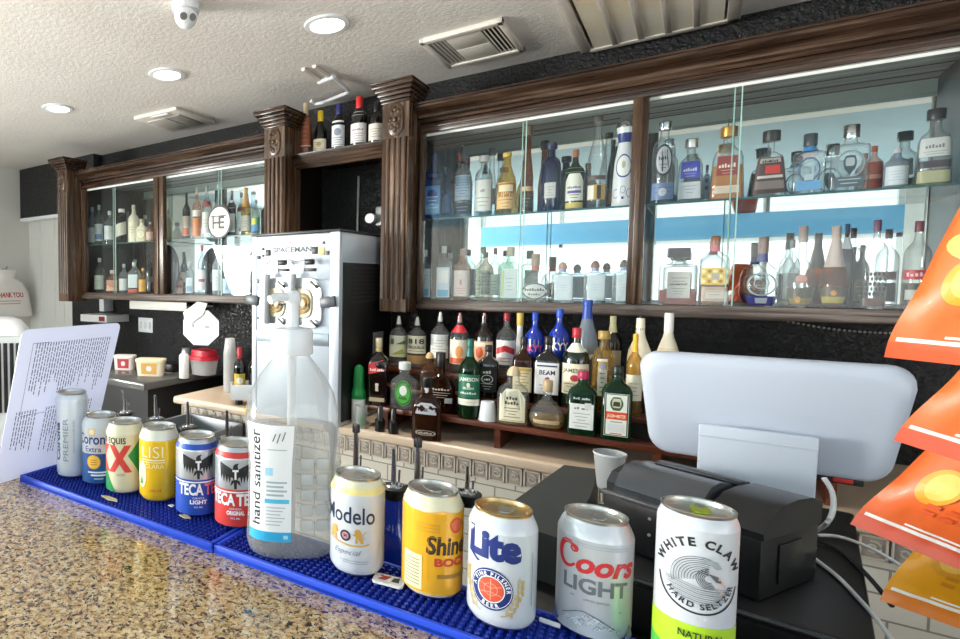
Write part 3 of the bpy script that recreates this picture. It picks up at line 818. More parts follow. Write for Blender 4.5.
def bottle(kind, text, group, loc, H, W, style, body, cap, labels=(), rz=0.0, liquid=None, capkind='cap', dr=None, cat='bottle', foil=None):
    drr, n, secs, (c0, c1, cr), band = ST[style]
    drr = dr or drr
    o = tag(empty(kind, loc, rz), text, cat, group)
    hw = W / 2
    def sq(t): return 2 if t > .745 else n
    S = [(t * H, r * hw, r * hw * (drr + (1 - drr) * (1 if r < .5 else 0)), sq(t)) for t, r in secs]
    b = MB(); b.loft(S, BODY[body]); b.build('glass_body', o)
    if liquid:
        lm, lf = liquid
        T = [(t, r) for t, r in secs if t <= lf]
        hx, hy, _n = sec_at([(q[0], q[1], q[2], q[3]) for q in S], lf * H)
        Lq = [(t * H + (.004 if i == 0 else 0), r * hw * .93, r * hw * .93 * drr, n) for i, (t, r) in enumerate(T)] + [(lf * H, hx * .93, hy * .93, n)]
        b = MB(); b.loft(Lq, LQ[lm]); b.build('liquor', o)
    cm = cap if not isinstance(cap, str) else pbr(cap, .35, 0, 'cap_paint')
    b = MB(); k = hw * cr
    if capkind == 'cap':
        b.lathe([(k * .97, c0 * H), (k, c0 * H + .002), (k, c1 * H - .003), (k * .9, c1 * H)], cm, 20); b.build('cap', o)
    elif capkind == 'dome':
        h = (c1 - c0) * H
        b.lathe([(k, c0 * H)] + [(k * math.cos(a), c0 * H + h * math.sin(a)) for a in (.3, .6, .9, 1.2, 1.45)], cm, 20); b.build('cap', o)
    elif capkind == 'pour':
        k = max(hw * .30, .008)
        b.lathe([(k * 1.05, .80 * H), (k * 1.25, .805 * H), (k * 1.25, .835 * H), (k, .84 * H)], pbr('#141414', .4), 14); q = b.build('pourer_collar', o)
        b = MB(); b.lathe([(k * .95, .84 * H), (k * .85, .87 * H), (k * .45, .98 * H), (k * .45, H)], cm, 12); b.build('spout', o)
    elif capkind == 'bar':   # wide flat stopper
        b.lathe([(k * .55, c0 * H - .006), (k * .55, c0 * H)], cm, 16)
        b.xbox(Matrix.Translation((0, 0, (c0 + c1) / 2 * H)), (2 * k * 1.3, 2 * k * .9, (c1 - c0) * H), cm, .003); b.build('cap', o)
    if foil:
        b = MB(); t0, t1, fc = foil
        f0 = sec_at(S, t0 * H)[0]; f1 = sec_at(S, t1 * H)[0]
        b.lathe([(f0 + .0007, t0 * H), (f1 + .0007, t1 * H)], pbr(fc, .35), 18, (False, False)); b.build('neck_band', o)
    for z0, z1, wd, bg, items, nm, shape in labels:
        zm = (z0 + z1) / 2 * H
        f = loft_map(S, zm)
        lw = hw * wd * (1.25 if n < 3 else .97)
        A = Art()
        if bg:
            if shape == 'oval': A.disc(0, zm, lw, bg, (z1 - z0) / 2 * H)
            elif shape == 'hex':
                a, c, d = lw, z0 * H, z1 * H; e = (d - c) * .28
                A.poly([(-a, c), (a, c), (a, d - e), (a * .55, d), (-a * .55, d), (-a, d - e)], bg)
            elif shape == 'slant': A.poly([(-lw, z0 * H), (lw, z0 * H + .3 * lw * 2), (lw, z1 * H + .3 * lw * 2), (-lw, z1 * H)], bg)
            else: A.rect(-lw, z0 * H, lw, z1 * H, bg)
        items_art(A, items, lw, z0 * H, z1 * H)
        if A.sh: A.build(nm, f, o, du=max(lw / 6, .004), dv=None if style not in ('bell', 'globe', 'disk', 'decan', 'trap', 'cone', 'slim') else H / 24)
    return o

ROWS = {
 'wine': (2.975, 2.1445, 'wine bottles on the niche shelf', 'wine_bottle'),
 'ru': (3.055, 1.743, 'liquor bottles on the near cabinet glass shelf', 'liquor_bottle'),
 'rub': (3.165, 1.743, 'liquor bottles on the near cabinet glass shelf', 'liquor_bottle'),
 'rl': (3.04, 1.333, 'liquor bottles on the near cabinet floor', 'liquor_bottle'),
 'rlb': (3.165, 1.333, 'liquor bottles on the near cabinet floor', 'liquor_bottle'),
 'lu': (3.05, 1.723, 'liquor bottles on the far cabinet glass shelf', 'liquor_bottle'),
 'll': (3.05, 1.333, 'liquor bottles on the far cabinet floor', 'liquor_bottle'),
 'A': (2.560, .852, 'liquor bottles on the stepped riser', 'liquor_bottle'),
 'B': (2.648, .933, 'liquor bottles on the stepped riser', 'liquor_bottle'),
 'C': (2.740, 1.0130, 'liquor bottles on the stepped riser', 'liquor_bottle'),
 'D': (2.840, 1.0130, 'liquor bottles on the stepped riser', 'liquor_bottle'),
 'L': (2.475, LZ + .001, 'liquor bottles standing on the stone ledge', 'liquor_bottle'),
}
def B(row, px, ytop, wpx, style, body, cap, text, labels=(), rz=None, dy=0.0, **kw):
    Y, z, grp, kind = ROWS[row]
    Y += dy
    p = at_y(px, 250 if z > 1.5 else 380, Y)
    # slide along the row until the foot stands under the sighted spot
    for _ in range(4):
        q = at_y(px, ytop, Y); p = Vector((q.x, Y, z))
    H = q.z - z
    d = Vector((q.x, q.y, 0))
    ca = abs((d.normalized()).dot(Vector((fw.x, fw.y, 0)).normalized()))
    W = wpx / pxm(q) * ca
    dd, nn = ST[style][:2]; dd = kw.get('dr') or dd
    if row in 'ABCD' and W * dd > .076: kw['dr'] = .076 / W
    if rz is None: rz = math.atan2(-p.x, p.y) * .6
    bottle(kind, text, grp, p, H, W, style, body, cap, labels, rz, **kw)

E_ = lambda s: s
# wines in the niche
B('wine', 306, 103, 12.5, 'wine', 'rose', '#cdb894', 'pink rose wine bottle with cream label, leftmost on the niche shelf', [L_(.20, .72, .95, '#e8c9ae', ('l', .6, .3, 4, .3, '#a58468'), ('b', 4, 0, .55, .16, '#b08a70'))])
B('wine', 320.5, 111, 14, 'burg', 'wine', '#f2cf1d', 'dark wine bottle with bright yellow capsule on the niche shelf', [L_(.10, .36, .95, '#efe6d0', ('l', .6, .4, 4, .35, '#6b5a40'), ('d', 0, .1, .3, .3, '#c9a24a'))])
B('wine', 339, 104, 14, 'wine', 'wine', '#2e3576', 'dark wine bottle with blue capsule and white label on the niche shelf', [L_(.12, .55, .95, '#dfe2e6', ('d', 0, .35, .45, .35, '#8a94a4'), ('l', .7, -.2, 4, .22, '#4b4f5a')), L_(.60, .64, .8, '#dfe2e6', name='neck_label')])
B('wine', 359.5, 97, 17, 'wine', 'wine', '#d42a2e', 'dark wine bottle with red capsule on the niche shelf', [L_(.12, .48, .95, '#ece9ea', ('b', 7, 0, .25, .18, '#9a5a66', 1.3), ('l', .7, -.1, 4, .25, '#8a8288')), L_(.63, .70, .6, '#e8e8e8', name='neck_label')])
B('wine', 376.5, 102, 15, 'wine', 'wine', '#1d1a1a', 'dark wine bottle half hidden behind the fluted pilaster', [L_(.14, .50, .95, '#e6dfd6', ('l', .7, .3, 4, .3, '#7a6a5a'))])

# near cabinet, first bay, glass shelf
g = 'near cabinet'
B('rub', 424.5, 168, 10, 'std', 'ice', '#9aa7ad', 'clear bottle tucked against the left end of the near cabinet shelf', [L_(.15, .5, .9, '#5d86b5')])
B('ru', 434, 153, 18, 'square', 'blue', '#2c3566', 'translucent blue gin bottle at the left of the near cabinet shelf', [L_(.08, .50, .9, '#4c90d8', ('d', 0, .45, .6, .3, '#1d3f94'), ('r', -.9, -.9, .9, -.3, '#7fb9ea'), ('l', .7, .2, 4, .25, '#dce9f5'))], foil=(.62, .68, '#1d2c66'))
B('rub', 447.5, 168, 10, 'std', 'blue', '#22306e', 'second blue bottle half hidden behind the translucent blue gin bottle', [L_(.15, .5, .9, '#2f66b8')])
B('rub', 459.5, 153, 9, 'std', 'amber', '#b8402a', 'slim amber bottle with red cap behind the pale blue vodka', [L_(.12, .55, .9, '#c8643c', ('l', .6, .3, 3, .3, '#f2d9b0'))])
B('ru', 464, 150, 17, 'std', 'ice', '#32333a', 'clear vodka bottle with pale blue label and dark lower band', [L_(.26, .62, .92, '#b8cbdc', ('l', .8, .6, 7, .22, '#6d8bb0')), L_(.06, .22, .92, '#2b3346', ('l', .6, .2, 2, .6, '#c8d0dc'), name='lower_label')], capkind='pour')
B('ru', 484.5, 156, 18, 'apoth', 'clear', '#c8c8c4', 'clear bottle with white label beside the yellow label bottle', [L_(.10, .60, .88, '#e9e9e4', ('b', 3, 0, .2, .2, '#8a8a84'), ('l', .7, -.2, 3, .25, '#a0a098'))])
B('rub', 492.5, 148, 10, 'slim', 'clear', '#50504c', 'slim clear bottle between white label and yellow label bottles', [L_(.2, .42, .8, '#c9bfae')])
B('ru', 507.5, 153, 20, 'tall', 'gold', '#d9b84a', 'pale gold bottle with yellow label and gold cap', [L_(.10, .52, .90, '#eec27a', ('r', -.7, .3, .7, .8, '#f6e2b8'), ('b', 5, 0, -.1, .2, '#b06c1e', 1.3), ('l', .6, -.35, 3, .25, '#b06c1e'))])
B('ru', 528.5, 126, 13, 'slim', 'amber', '#6a5c4e', 'tall slim amber bottle with round brown stopper', [L_(.06, .22, .9, '#3a2c28', ('l', .6, .4, 3, .5, '#c8a070')), L_(.26, .31, .9, '#d8b088', name='mid_band')])
B('ru', 552, 143, 21, 'apoth', 'navy', '#1b1f48', 'dark navy apothecary bottle with small white label', [L_(.20, .42, .45, '#e6e4e0', ('l', .7, .4, 4, .35, '#8a8c98'))])
B('ru', 576, 150, 20.5, 'std', 'dgreen', '#a5674a', 'dark bottle with white hexagon label and green leaf collar', [L_(.16, .60, .80, '#eceadf', ('b', 7, 0, -.1, .18, '#4a3f8c', 1.4), ('r', -.7, -.45, .7, -.25, '#5a4a9a'), ('l', .5, -.6, 2, .2, '#6a6a60'), shape='hex'), L_(.62, .70, .8, '#7f9a3a', name='leaf_collar'), L_(.04, .13, .8, '#d8c06a', name='lower_band')])
B('ru', 599, 116, 20, 'tall', 'clear', '#4a4640', 'tall clear bottle with dark stopper beside the painted white bottle', [L_(.10, .26, .85, '#c8a24a', ('r', -.9, -.9, -.2, .9, '#e6e3da'), ('r', .1, -.9, .5, .9, '#4a3020')), L_(.31, .36, .9, '#6a5852', name='mid_band')])
B('rub', 613.5, 140, 11, 'tall', 'dgreen', '#2a2a24', 'dark bottle peeking between the tall clear and painted white bottles', [L_(.1, .3, .8, '#a8783a')])
B('ru', 626, 115, 23, 'bell', 'ceramic', CHROME, 'hand painted white bell shaped bottle with blue motifs and silver dome', [L_(.06, .26, .95, None, ('o', -.55, -.1, .3, .5, '#27348c'), ('o', .55, -.1, .3, .5, '#27348c'), ('d', 0, -.6, .1, .15, '#27348c'), ('o', 0, .3, .2, .4, '#4a58a8'), name='painted_band'), L_(.31, .58, .62, '#f4f4f0', ('o', 0, 0, .95, .95, '#3a4aa0'), ('d', 0, .1, .2, .3, '#b9b8a8'), name='medallion', shape='oval'), L_(.70, .80, .9, '#1d2a80', name='neck_paint')], capkind='dome')
# near cabinet, first bay, floor
B('rl', 425, 250, 15, 'square', 'ice', '#c8ccd0', 'clear bottle with pale blue label at the left end of the near cabinet floor', [L_(.05, .62, .9, '#dbe9f2', ('r', -.8, -.9, .8, -.4, '#7cc0e0'), ('l', .6, .5, 3, .25, '#9ab0c0'))])
B('rl', 444.5, 246, 15, 'square', 'ice', '#d4d6d8', 'clear bottle with white and sky blue label, second from the cabinet end', [L_(.05, .60, .9, '#d3e6f2', ('r', -.8, -.95, .8, -.5, '#66b4dc'), ('r', -.8, .0, .8, .8, '#eef2f4'))])
B('rl', 463, 249, 18, 'std', 'pink', '#b89a94', 'clear bottle with faint pink lettering beside the green lattice bottle', [L_(.08, .58, .85, '#efe4e2', ('b', 1, 0, -.1, .5, '#d89a92'), ('l', .5, -.4, 3, .2, '#d89a92'))])
B('rl', 484, 247, 15, 'std', 'aqua', '#6c7058', 'green tinted lattice cut bottle with olive cap', [L_(.08, .58, .95, None, *[('r', -.9 + .36 * k, -.95, -.86 + .36 * k, .95, '#8fb09a') for k in range(6)], *[('r', -.95, -.9 + .3 * k, .95, -.86 + .3 * k, '#8fb09a') for k in range(7)], name='cut_lattice')])
B('rl', 495.5, 248, 12, 'std', 'aqua', '#7a1f38', 'clear bottle with wine red cap among the near cabinet floor bottles', [L_(.1, .5, .85, '#cfdcd2', ('l', .6, .3, 4, .3, '#8aa090'))], dy=.07)
B('rl', 511, 247, 18, 'cube', 'aqua', '#b8b29a', 'square clear bottle with pale lime blue label and beige cap', [L_(.06, .60, .9, '#dceaea', ('r', -.95, -.9, -.7, .9, '#c6cf8a'), ('l', .5, .3, 4, .25, '#b0bcb8'))])
B('rl', 536, 254, 27, 'disk', 'clear', '#a08a70', 'round flask bottle with oval black script medallion and tan stopper', [L_(.04, .40, .80, '#d9dedb', ('o', 0, 0, .98, .98, '#23352f'), ('b', 8, 0, .05, .30, '#23352f', 1.5), ('b', 5, 0, -.45, .22, '#4a5a54', .9), shape='oval')], foil=(.66, .76, '#c46a4a'))
for px, yt, c, tx in ((563, 262, '#b08a78', 'square white label tequila bottle with beige ball stopper'), (595.5, 260.5, '#8a5548', 'square white label tequila bottle with reddish ball stopper'), (624.5, 259.5, '#50483f', 'square white label tequila bottle with dark ball stopper by the centre post')):
    B('rl', px, yt, 21, 'cube', 'ice', c, tx, [L_(.06, .66, .88, '#dfecf4', ('l', .5, .2, 3, .2, '#c4d2dc'))], rz=R(18), foil=(.75, .83, '#9aa0c4'), capkind='dome')
# near cabinet, second bay, glass shelf
B('ru', 665.5, 122, 24, 'apoth', 'clear', CHROME, 'ornate clear bottle with black oval medallion by the centre post', [L_(.34, .72, .62, '#22242a', ('d', 0, 0, .84, .86, '#c8ccd0'), ('b', 5, 0, .02, .22, '#3c4048', 1.1), ('l', .4, -.3, 2, .2, '#5a5e66'), shape='oval'), L_(.06, .26, .9, '#7d93c0', ('d', 0, -.1, .3, .5, '#d8dce4'), ('l', .8, .4, 2, .5, '#3a4a7a'), name='lower_label')])
B('ru', 692, 139, 28, 'cone', 'clear', ALU, 'clear bottle with silver cap and bright blue label', [L_(.38, .64, .72, '#4a53c4', ('b', 6, 0, -.2, .40, '#e8e8f4', 1.4), ('l', .6, -.5, 2, .3, '#c8ccf0')), L_(.06, .32, .8, '#e4e6ee', ('l', .7, .5, 3, .4, '#8a90b8'), name='lower_label')])
B('rub', 707.5, 165, 9, 'square', 'frost', '#3a3a3c', 'narrow small bottle between the blue label and orange tequila bottles', [L_(.1, .8, .8, '#c9d6da', ('r', -.5, .3, .5, .6, '#30343a'), ('r', -.5, -.2, .5, .05, '#30343a'))])
B('ru', 729.5, 127, 36, 'cone', 'clear', pbr('#b8843a', .3, .6), 'tequila bottle with orange liquor, wooden gold cap and dark red label', [L_(.34, .60, .62, '#94312a', ('b', 6, 0, -.2, .42, '#f0dcd0', 1.6), ('l', .6, -.5, 2, .3, '#f0c0a8')), L_(.10, .20, .70, '#dccbb4', ('l', .8, .3, 3, .5, '#9a6a40'), name='lower_label')], liquid=('orange', .48), dr=.55)
B('ru', 772, 131, 36, 'trap', 'clear', '#2c2320', 'tapered bottle with red flash label and wide black stopper', [L_(.06, .60, .96, '#5a3d3a', ('r', -.7, .70, .7, .95, '#b9b2ac'), ('r', -.30, .10, .62, .55, '#e23a2a'), ('r', -.75, -.15, .75, .0, '#d8d0ca'), ('r', -.8, -.75, .8, -.30, '#8a7a74'), ('b', 7, 0, .72, .14, '#33302e', 1.1))])
B('ru', 811, 134, 33, 'horse', 'clear', '#3c4246', 'square clear bottle with blue horseshoe and black cap', [L_(.06, .68, .97, None, ('r', -.8, -.92, .8, -.45, '#6fa6d8'), ('o', 0, .15, .72, .62, '#4c6488'), ('o', 0, .15, .52, .46, '#9ab0c4'), ('r', -.24, -.42, .24, -.1, '#b4c4cc'), ('l', .6, .9, 2, .1, '#c89a9a'))], foil=(.72, .79, '#4a94d8'))
B('ru', 852, 125, 40, 'horse', 'clear', CHROME, 'large square clear bottle with grey horseshoe and shiny silver cap', [L_(.06, .68, .97, None, ('o', 0, .15, .78, .66, '#8d979c'), ('d', 0, .2, .36, .36, '#3f4c54'), ('d', 0, .25, .14, .2, '#a9b3b8'), ('p', [(-.2, 0), (.2, 0), (0, -.4)], '#3f4c54'), ('r', -.8, -.92, .8, -.45, '#59646c'), ('l', .6, -.6, 2, .18, '#b0b8bc'))])
B('ru', 898, 148, 26, 'std', 'frost', '#c8c4c8', 'pale cloudy bottle left of the patterned bottle at the cabinet end', [L_(.1, .55, .85, '#d9dfe6', ('l', .6, .4, 4, .3, '#a8b0c0'))])  # solid bottle added in place of a blurred mirror reflection
B('rub', 875, 146, 20, 'std', 'pink', '#d85a3c', 'bottle with orange red label behind the large horseshoe bottle', [L_(.08, .66, .95, '#d0563a', ('r', -.8, -.2, .8, .1, '#f0a080'))])
B('ru', 937, 109, 40, 'cone', 'clear', '#241f1f', 'embossed clear bottle with black stopper at the near end of the cabinet', [L_(.38, .62, .85, '#d4d4d2', ('b', 6, 0, -.1, .4, '#7a7a7c', 1.2), ('l', .7, -.5, 2, .25, '#8a8a8c')), L_(.24, .33, .9, '#4a3f44', name='mid_band'), L_(.05, .2, .9, '#b4b490', name='lower_label')], liquid=('yellowl', .22))
# near cabinet, second bay, floor
B('rl', 679, 248, 38, 'cube', 'clear', '#1f1917', 'square almond liqueur bottle with wide black cap and red liquor at the bottom', [L_(.12, .58, .62, '#d8d4cc', ('b', 9, 0, -.02, .15, '#54504c', 1.5), ('l', .7, .5, 2, .25, '#8a8680'), ('l', .6, -.3, 3, .2, '#9a968e'))], liquid=('red', .26), capkind='bar', rz=R(6))
B('rl', 716, 236, 30, 'square', 'clear', '#9a5434', 'bottle with yellow mosaic band, pink neck and brown stopper', [L_(.30, .54, .98, '#f0c838', *[('d', -.8 + .4 * (k % 5), -.6 + .6 * (k // 5), .14, .2, '#b87818' if k % 2 else '#fff0a0') for k in range(15)], ('r', -.25, -.4, .3, .4, '#c8b4a0')), L_(.06, .27, .9, '#c2a690', ('r', -.7, -.6, .7, .5, '#d8ccc0'), ('l', .6, .3, 2, .4, '#8a6a58'), name='lower_label')], foil=(.78, .90, '#d0606a'), liquid=('amberl', .30), rz=R(4))
B('rl', 764, 237, 35, 'disk', 'clear', '#a07f74', 'round clear bottle with embossed face, violet neck and blue foot', [L_(.14, .50, .75, None, ('o', 0, 0, .95, .95, '#aebcc0'), ('o', 0, .1, .5, .5, '#b8c6ca'), ('l', .4, -.1, 3, .2, '#a8b6bc'), name='embossed_seal'), L_(.02, .15, .90, '#28368c', ('r', -.3, -.6, .3, .6, '#c8ccd8'), name='foot_label')], foil=(.64, .78, '#48509a'))
B('rlb', 793, 240, 18, 'std', 'clear', '#7c817e', 'clear bottle with grey cap behind the domed bottle', [L_(.1, .5, .8, '#c6ccca')])
B('rl', 804, 226, 31, 'globe', 'clear', '#a89690', 'domed clear bottle with beige cap and dark landscape label', [L_(.26, .44, .6, None, ('d', 0, 0, .5, .6, '#c48a7a'), name='seal'), L_(.03, .24, .8, '#55503f', ('r', -.9, -.9, .9, -.2, '#8a7a3a'), ('d', -.2, -.4, .2, .4, '#d8963a'), name='landscape_label')], liquid=('yellowl', .2))
B('rl', 837, 226, 31, 'globe', 'amber', '#c4ada2', 'round bottle of dark amber liquor with long pale neck foil', [L_(.04, .26, .8, '#4a3a24', ('r', -.9, -.8, .9, -.1, '#b0a040'), ('d', 0, .3, .2, .3, '#d88a40'))], foil=(.5, .84, '#c8b4ac'), liquid=('amberl', .44))
B('rlb', 848, 224, 15, 'square', 'dark', '#22324c', 'dark bottle with navy cap and white square tag', [L_(.70, .84, .9, '#c8d0dc', ('r', -.4, -.4, .4, .4, '#2a3a5a'), name='neck_tag')])
B('rlb', 863, 245, 17, 'std', 'dgreen', '#36231f', 'dark green bottle beside the square clear bottle with pattern', [L_(.1, .45, .8, '#6a6a4a', ('l', .6, .3, 3, .4, '#b8b080'))])
B('rl', 878, 220, 25, 'square', 'clear', '#7d4a60', 'tall square clear bottle with leopard pattern and violet cap', [L_(.14, .42, .9, None, *[('d', -.75 + .38 * (k % 5) + .12 * (k // 5 % 2), -.8 + .4 * (k // 5), .13, .16, '#30281f') for k in range(25)], name='spotted_label'), L_(.03, .12, .9, '#5a3020', name='foot_label')])
B('rl', 920, 221, 30, 'std', 'clear', '#7c3040', 'bottle with red band label at the near end of the cabinet floor', [L_(.34, .45, .95, '#c02a3a', ('b', 5, 0, -.35, .8, '#f0c8c8', 1.3)), L_(.05, .30, .95, '#4c4a44', ('r', -.7, -.5, .7, .4, '#c2c2bc'), name='lower_label')])

# far cabinet
B('lu', 92, 207, 9.5, 'std', 'frost', '#8a9aa4', 'grey blue bottle with white label at the far end of the far cabinet', [L_(.08, .46, .95, '#e2e6e6', ('l', .6, .3, 3, .35, '#99aabb'))])
B('lu', 99, 205, 9.5, 'std', 'ice', '#aebcc0', 'pale bottle with narrow blue label, second in the far bay', [L_(.1, .52, .9, '#d8e0e4', ('r', -.8, -.8, .8, -.2, '#7d9ab8'))])
B('lu', 109.5, 211, 11, 'std', 'ice', '#c8ccd0', 'clear bottle with white label in the middle of the far bay', [L_(.14, .55, .9, '#dde3e3', ('l', .6, .2, 3, .3, '#9a9a9a'))])
B('lu', 121.5, 209, 12, 'apoth', 'dark', '#ece9e2', 'dark bottle with white cap and slanted cream label', [L_(.16, .52, .95, '#dcd8c8', shape='slant')])
B('lu', 133.5, 205, 11, 'std', 'cream', '#c9c2ae', 'cream coloured bottle with long neck in the far bay', [L_(.12, .55, .9, '#e6dfc8', ('l', .6, .3, 3, .3, '#a89a78'))])
B('lu', 142, 219, 12, 'stout', 'cream', '#b0a48a', 'stout cream bottle with round label in the far bay', [L_(.1, .58, .85, '#efe8cc', ('o', 0, 0, .9, .9, '#a8a078'), shape='oval')])
B('lu', 150, 222, 8, 'std', 'pink', '#b8a49a', 'small pinkish bottle against the post of the far bay', [L_(.1, .5, .9, '#d8b8ac')])
B('ll', 99.5, 258, 11, 'std', 'aqua', '#d8dcd8', 'clear green tinted bottle on the far bay floor', [L_(.1, .5, .9, '#cfd8cc', ('l', .6, .2, 3, .3, '#8a9a8a'))])
B('ll', 113, 270, 14, 'stout', 'pink', '#b89888', 'stout peach coloured bottle on the far bay floor', [L_(.1, .55, .9, '#d9b49c', ('l', .6, .2, 3, .3, '#a8785a'))])
B('ll', 124, 264, 10, 'std', 'ice', '#b8bcc0', 'clear bottle with grey cap beside the peach coloured bottle', [L_(.1, .5, .85, '#d4dcdc')])
B('ll', 134, 262, 11.5, 'square', 'ice', '#c4c8cc', 'clear square bottle with red foot on the far bay floor', [L_(.18, .6, .9, '#d2dee2'), L_(.02, .14, .95, '#c0543c', name='foot_label')])
B('ll', 143, 268, 9, 'std', 'gold', '#d8a050', 'golden bottle beside the black bottle in the far bay', [L_(.08, .55, .95, '#e0a848', ('l', .6, .2, 2, .4, '#8a5a18'))])
B('ll', 150, 255, 9, 'std', 'black', '#141414', 'black bottle against the post of the far bay', [L_(.3, .45, .9, '#48443e')])
B('lu', 186.5, 193, 8, 'std', 'dark', '#1c1a1c', 'dark capped bottle, first in the monogram bay', [L_(.08, .5, .95, '#c9b8a4', ('r', -.8, -.9, .8, -.2, '#d86a30'))])
B('lu', 197, 188, 9, 'std', 'pink', '#c9b8aa', 'pale bottle with orange foot label in the monogram bay', [L_(.05, .4, .9, '#e2894c'), L_(.44, .56, .9, '#ece4dc', name='upper_label')])
B('lu', 207, 186, 10, 'std', 'clear', '#a9a49c', 'clear bottle with red collar left of the ring monogram', [L_(.1, .5, .9, '#e8e4e0', ('l', .6, .2, 3, .3, '#a0a0a0'))], foil=(.62, .70, '#c04a3c'))
B('lu', 219.5, 185, 12, 'tall', 'ice', '#c2cccc', 'clear tapering bottle right behind the ring monogram', [L_(.1, .4, .9, '#d2e0e4')])
B('lu', 232, 191, 9, 'square', 'dark', '#2a2030', 'dark bottle with white neck label in the monogram bay', [L_(.62, .80, .9, '#d8d0d4', name='neck_label'), L_(.1, .5, .9, '#cdd3d6')])
B('lu', 246, 188, 10, 'tall', 'gold', '#c89038', 'bottle with long amber neck near the fluted pilaster', [L_(.1, .42, .9, '#e4e0d4', ('l', .6, .2, 3, .3, '#a89a80'))], foil=(.60, .90, '#c8913a'))
B('lu', 256, 200, 9, 'std', 'aqua', '#5c6c68', 'bottle with yellow and blue label by the fluted pilaster', [L_(.1, .5, .95, '#4c8cc0', ('r', -.8, 0, .1, .9, '#d8d040'), ('r', .1, 0, .9, .9, '#58a868'))])
B('ll', 179.5, 272, 8, 'std', 'pink', '#8a3a34', 'small bottle with red and white label beside the round black platter', [L_(.05, .6, .95, '#d8a898', ('r', -.8, -.1, .8, .4, '#b8443c'))])
B('ll', 184, 252, 7.5, 'wine', 'wine', '#171517', 'dark wine bottle with white label in the monogram bay floor row', [L_(.28, .52, .95, '#dcd8d4')], dy=.06)
B('ll', 190, 261, 8, 'square', 'ice', '#c8c4c0', 'pale square bottle beside the dark wine bottle', [L_(.05, .5, .95, '#c6d2da', ('r', -.8, -.8, .8, -.1, '#8aa4bc'))])
B('ll', 202, 245, 9, 'std', 'ice', '#b84a40', 'clear bottle with red cap in the monogram bay floor row', [L_(.1, .5, .9, '#e4e6ea', ('r', -.6, -.2, .8, .1, '#9a3a48'))])
B('ll', 217, 249, 9.5, 'std', 'frost', '#b45548', 'cloudy bottle with red cap below the ring monogram', [L_(.1, .55, .9, '#dde4ea', ('l', .6, .2, 3, .3, '#a8b4c4'))])
B('ll', 228, 262, 11, 'stout', 'ice', '#b4bcc4', 'stout pale bottle with cat eared blue label', [L_(.06, .5, .9, '#c4def0', ('p', [(-.3, -.5), (0, .5), (.3, -.5)], '#8ab0d0'))])
B('ll', 238.5, 252, 9, 'tall', 'blue', '#3c5490', 'blue bottle beside the tall clear bottle with silver spout', [L_(.1, .45, .9, '#7a9ad0')])
B('ll', 247, 246, 11, 'apoth', 'ice', CHROME, 'tall clear bottle with silver spout in the monogram bay', [L_(.1, .45, .9, '#c2d8e6')], capkind='pour')
p = at_y(167, 276, 2.985)
o = tag(empty('round_platter', (p.x, 2.985, 1.333), R(0)), 'round black platter standing behind the post of the far cabinet', 'platter')
b = MB(); b.loft([(-.006, .115, .165, 2), (.0, .125, .178, 2), (.010, .125, .178, 2), (.014, .125, .16, 2)], pbr('#1c1b1c', .3), 36, M=Matrix.Translation((0, 0, .180)) @ Matrix.Rotation(R(90), 4, 'X')); b.build('plate_body', o)
b = MB(); b.loft([(.013, .10, .13, 2), (.016, .095, .125, 2)], pbr('#3a3836', .3), 36, M=Matrix.Translation((0, 0, .180)) @ Matrix.Rotation(R(90), 4, 'X')); b.build('raised_center', o)

# stepped riser
B('A', 379, 338, 20, 'square', 'dark', '#d8c8a0', 'square whisky bottle with slanted red label, leftmost on the riser', [L_(.46, .62, .95, '#c8323c', ('b', 8, 0, -.3, .5, '#f4e8e0', 1.6), shape='slant'), L_(.06, .12, .8, '#b8a888', name='foot_label'), L_(.20, .36, .4, None, ('d', 0, .4, .4, .3, '#d8d0c0'), ('p', [(-.4, -.8), (.4, -.8), (.1, .5), (-.3, .3)], '#c8bca8'), name='walker_emblem')], foil=(.80, .87, '#c8b070'))
B('C', 399, 316, 18.5, 'std', 'clear', '#d4d0c8', 'clear tequila bottle with yellow green label left of the black numbered bottle', [L_(.20, .62, .92, '#dad6b8', ('t', '8', -.5, .2, .5, '#1c1c1c'), ('p', [(-.2, .2), (.8, .6), (.8, .2)], '#4a6a2a'), ('p', [(-.6, -.8), (.5, -.2), (.8, -.7)], '#a8b048'))], capkind='pour')
B('C', 417.5, 317, 20, 'std', 'clear', '#d4d0c8', 'clear tequila bottle with bold black number label', [L_(.30, .64, .92, '#e6dcbc', ('t', '818', 0, .12, .55, '#141414', 1.5), ('t', 'TEQUILA', 0, -.45, .28, '#2a241c', 1.5), ('l', .7, -.75, 1, .3, '#5a4a34')), L_(.10, .26, .92, '#b08a58', name='lower_label')], capkind='pour')
B('C', 440.5, 312, 19, 'std', 'clear', '#e0e0dc', 'clear bottle with white label and pale spout behind the bourbon bottles', [L_(.22, .62, .95, '#e4e2dc', ('l', .7, .5, 5, .25, '#a09c94'))], capkind='pour')
B('A', 405, 362, 28, 'stout', 'clear', '#cfd4d0', 'short round clear bottle with green oval label on the riser front', [L_(.08, .62, .62, '#55b04a', ('o', 0, 0, .95, .95, '#2c6a28'), ('d', 0, .2, .45, .4, '#e4ece0'), ('b', 5, 0, -.5, .18, '#1c4a1c', 1.0), shape='oval')], dr=.75)
B('B', 430, 352, 20, 'stout', 'amber', '#c9a878', 'amber bottle with large tan cork stopper', [L_(.1, .45, .9, '#3a2418', ('l', .6, .3, 3, .4, '#c8a878'))], capkind='dome')
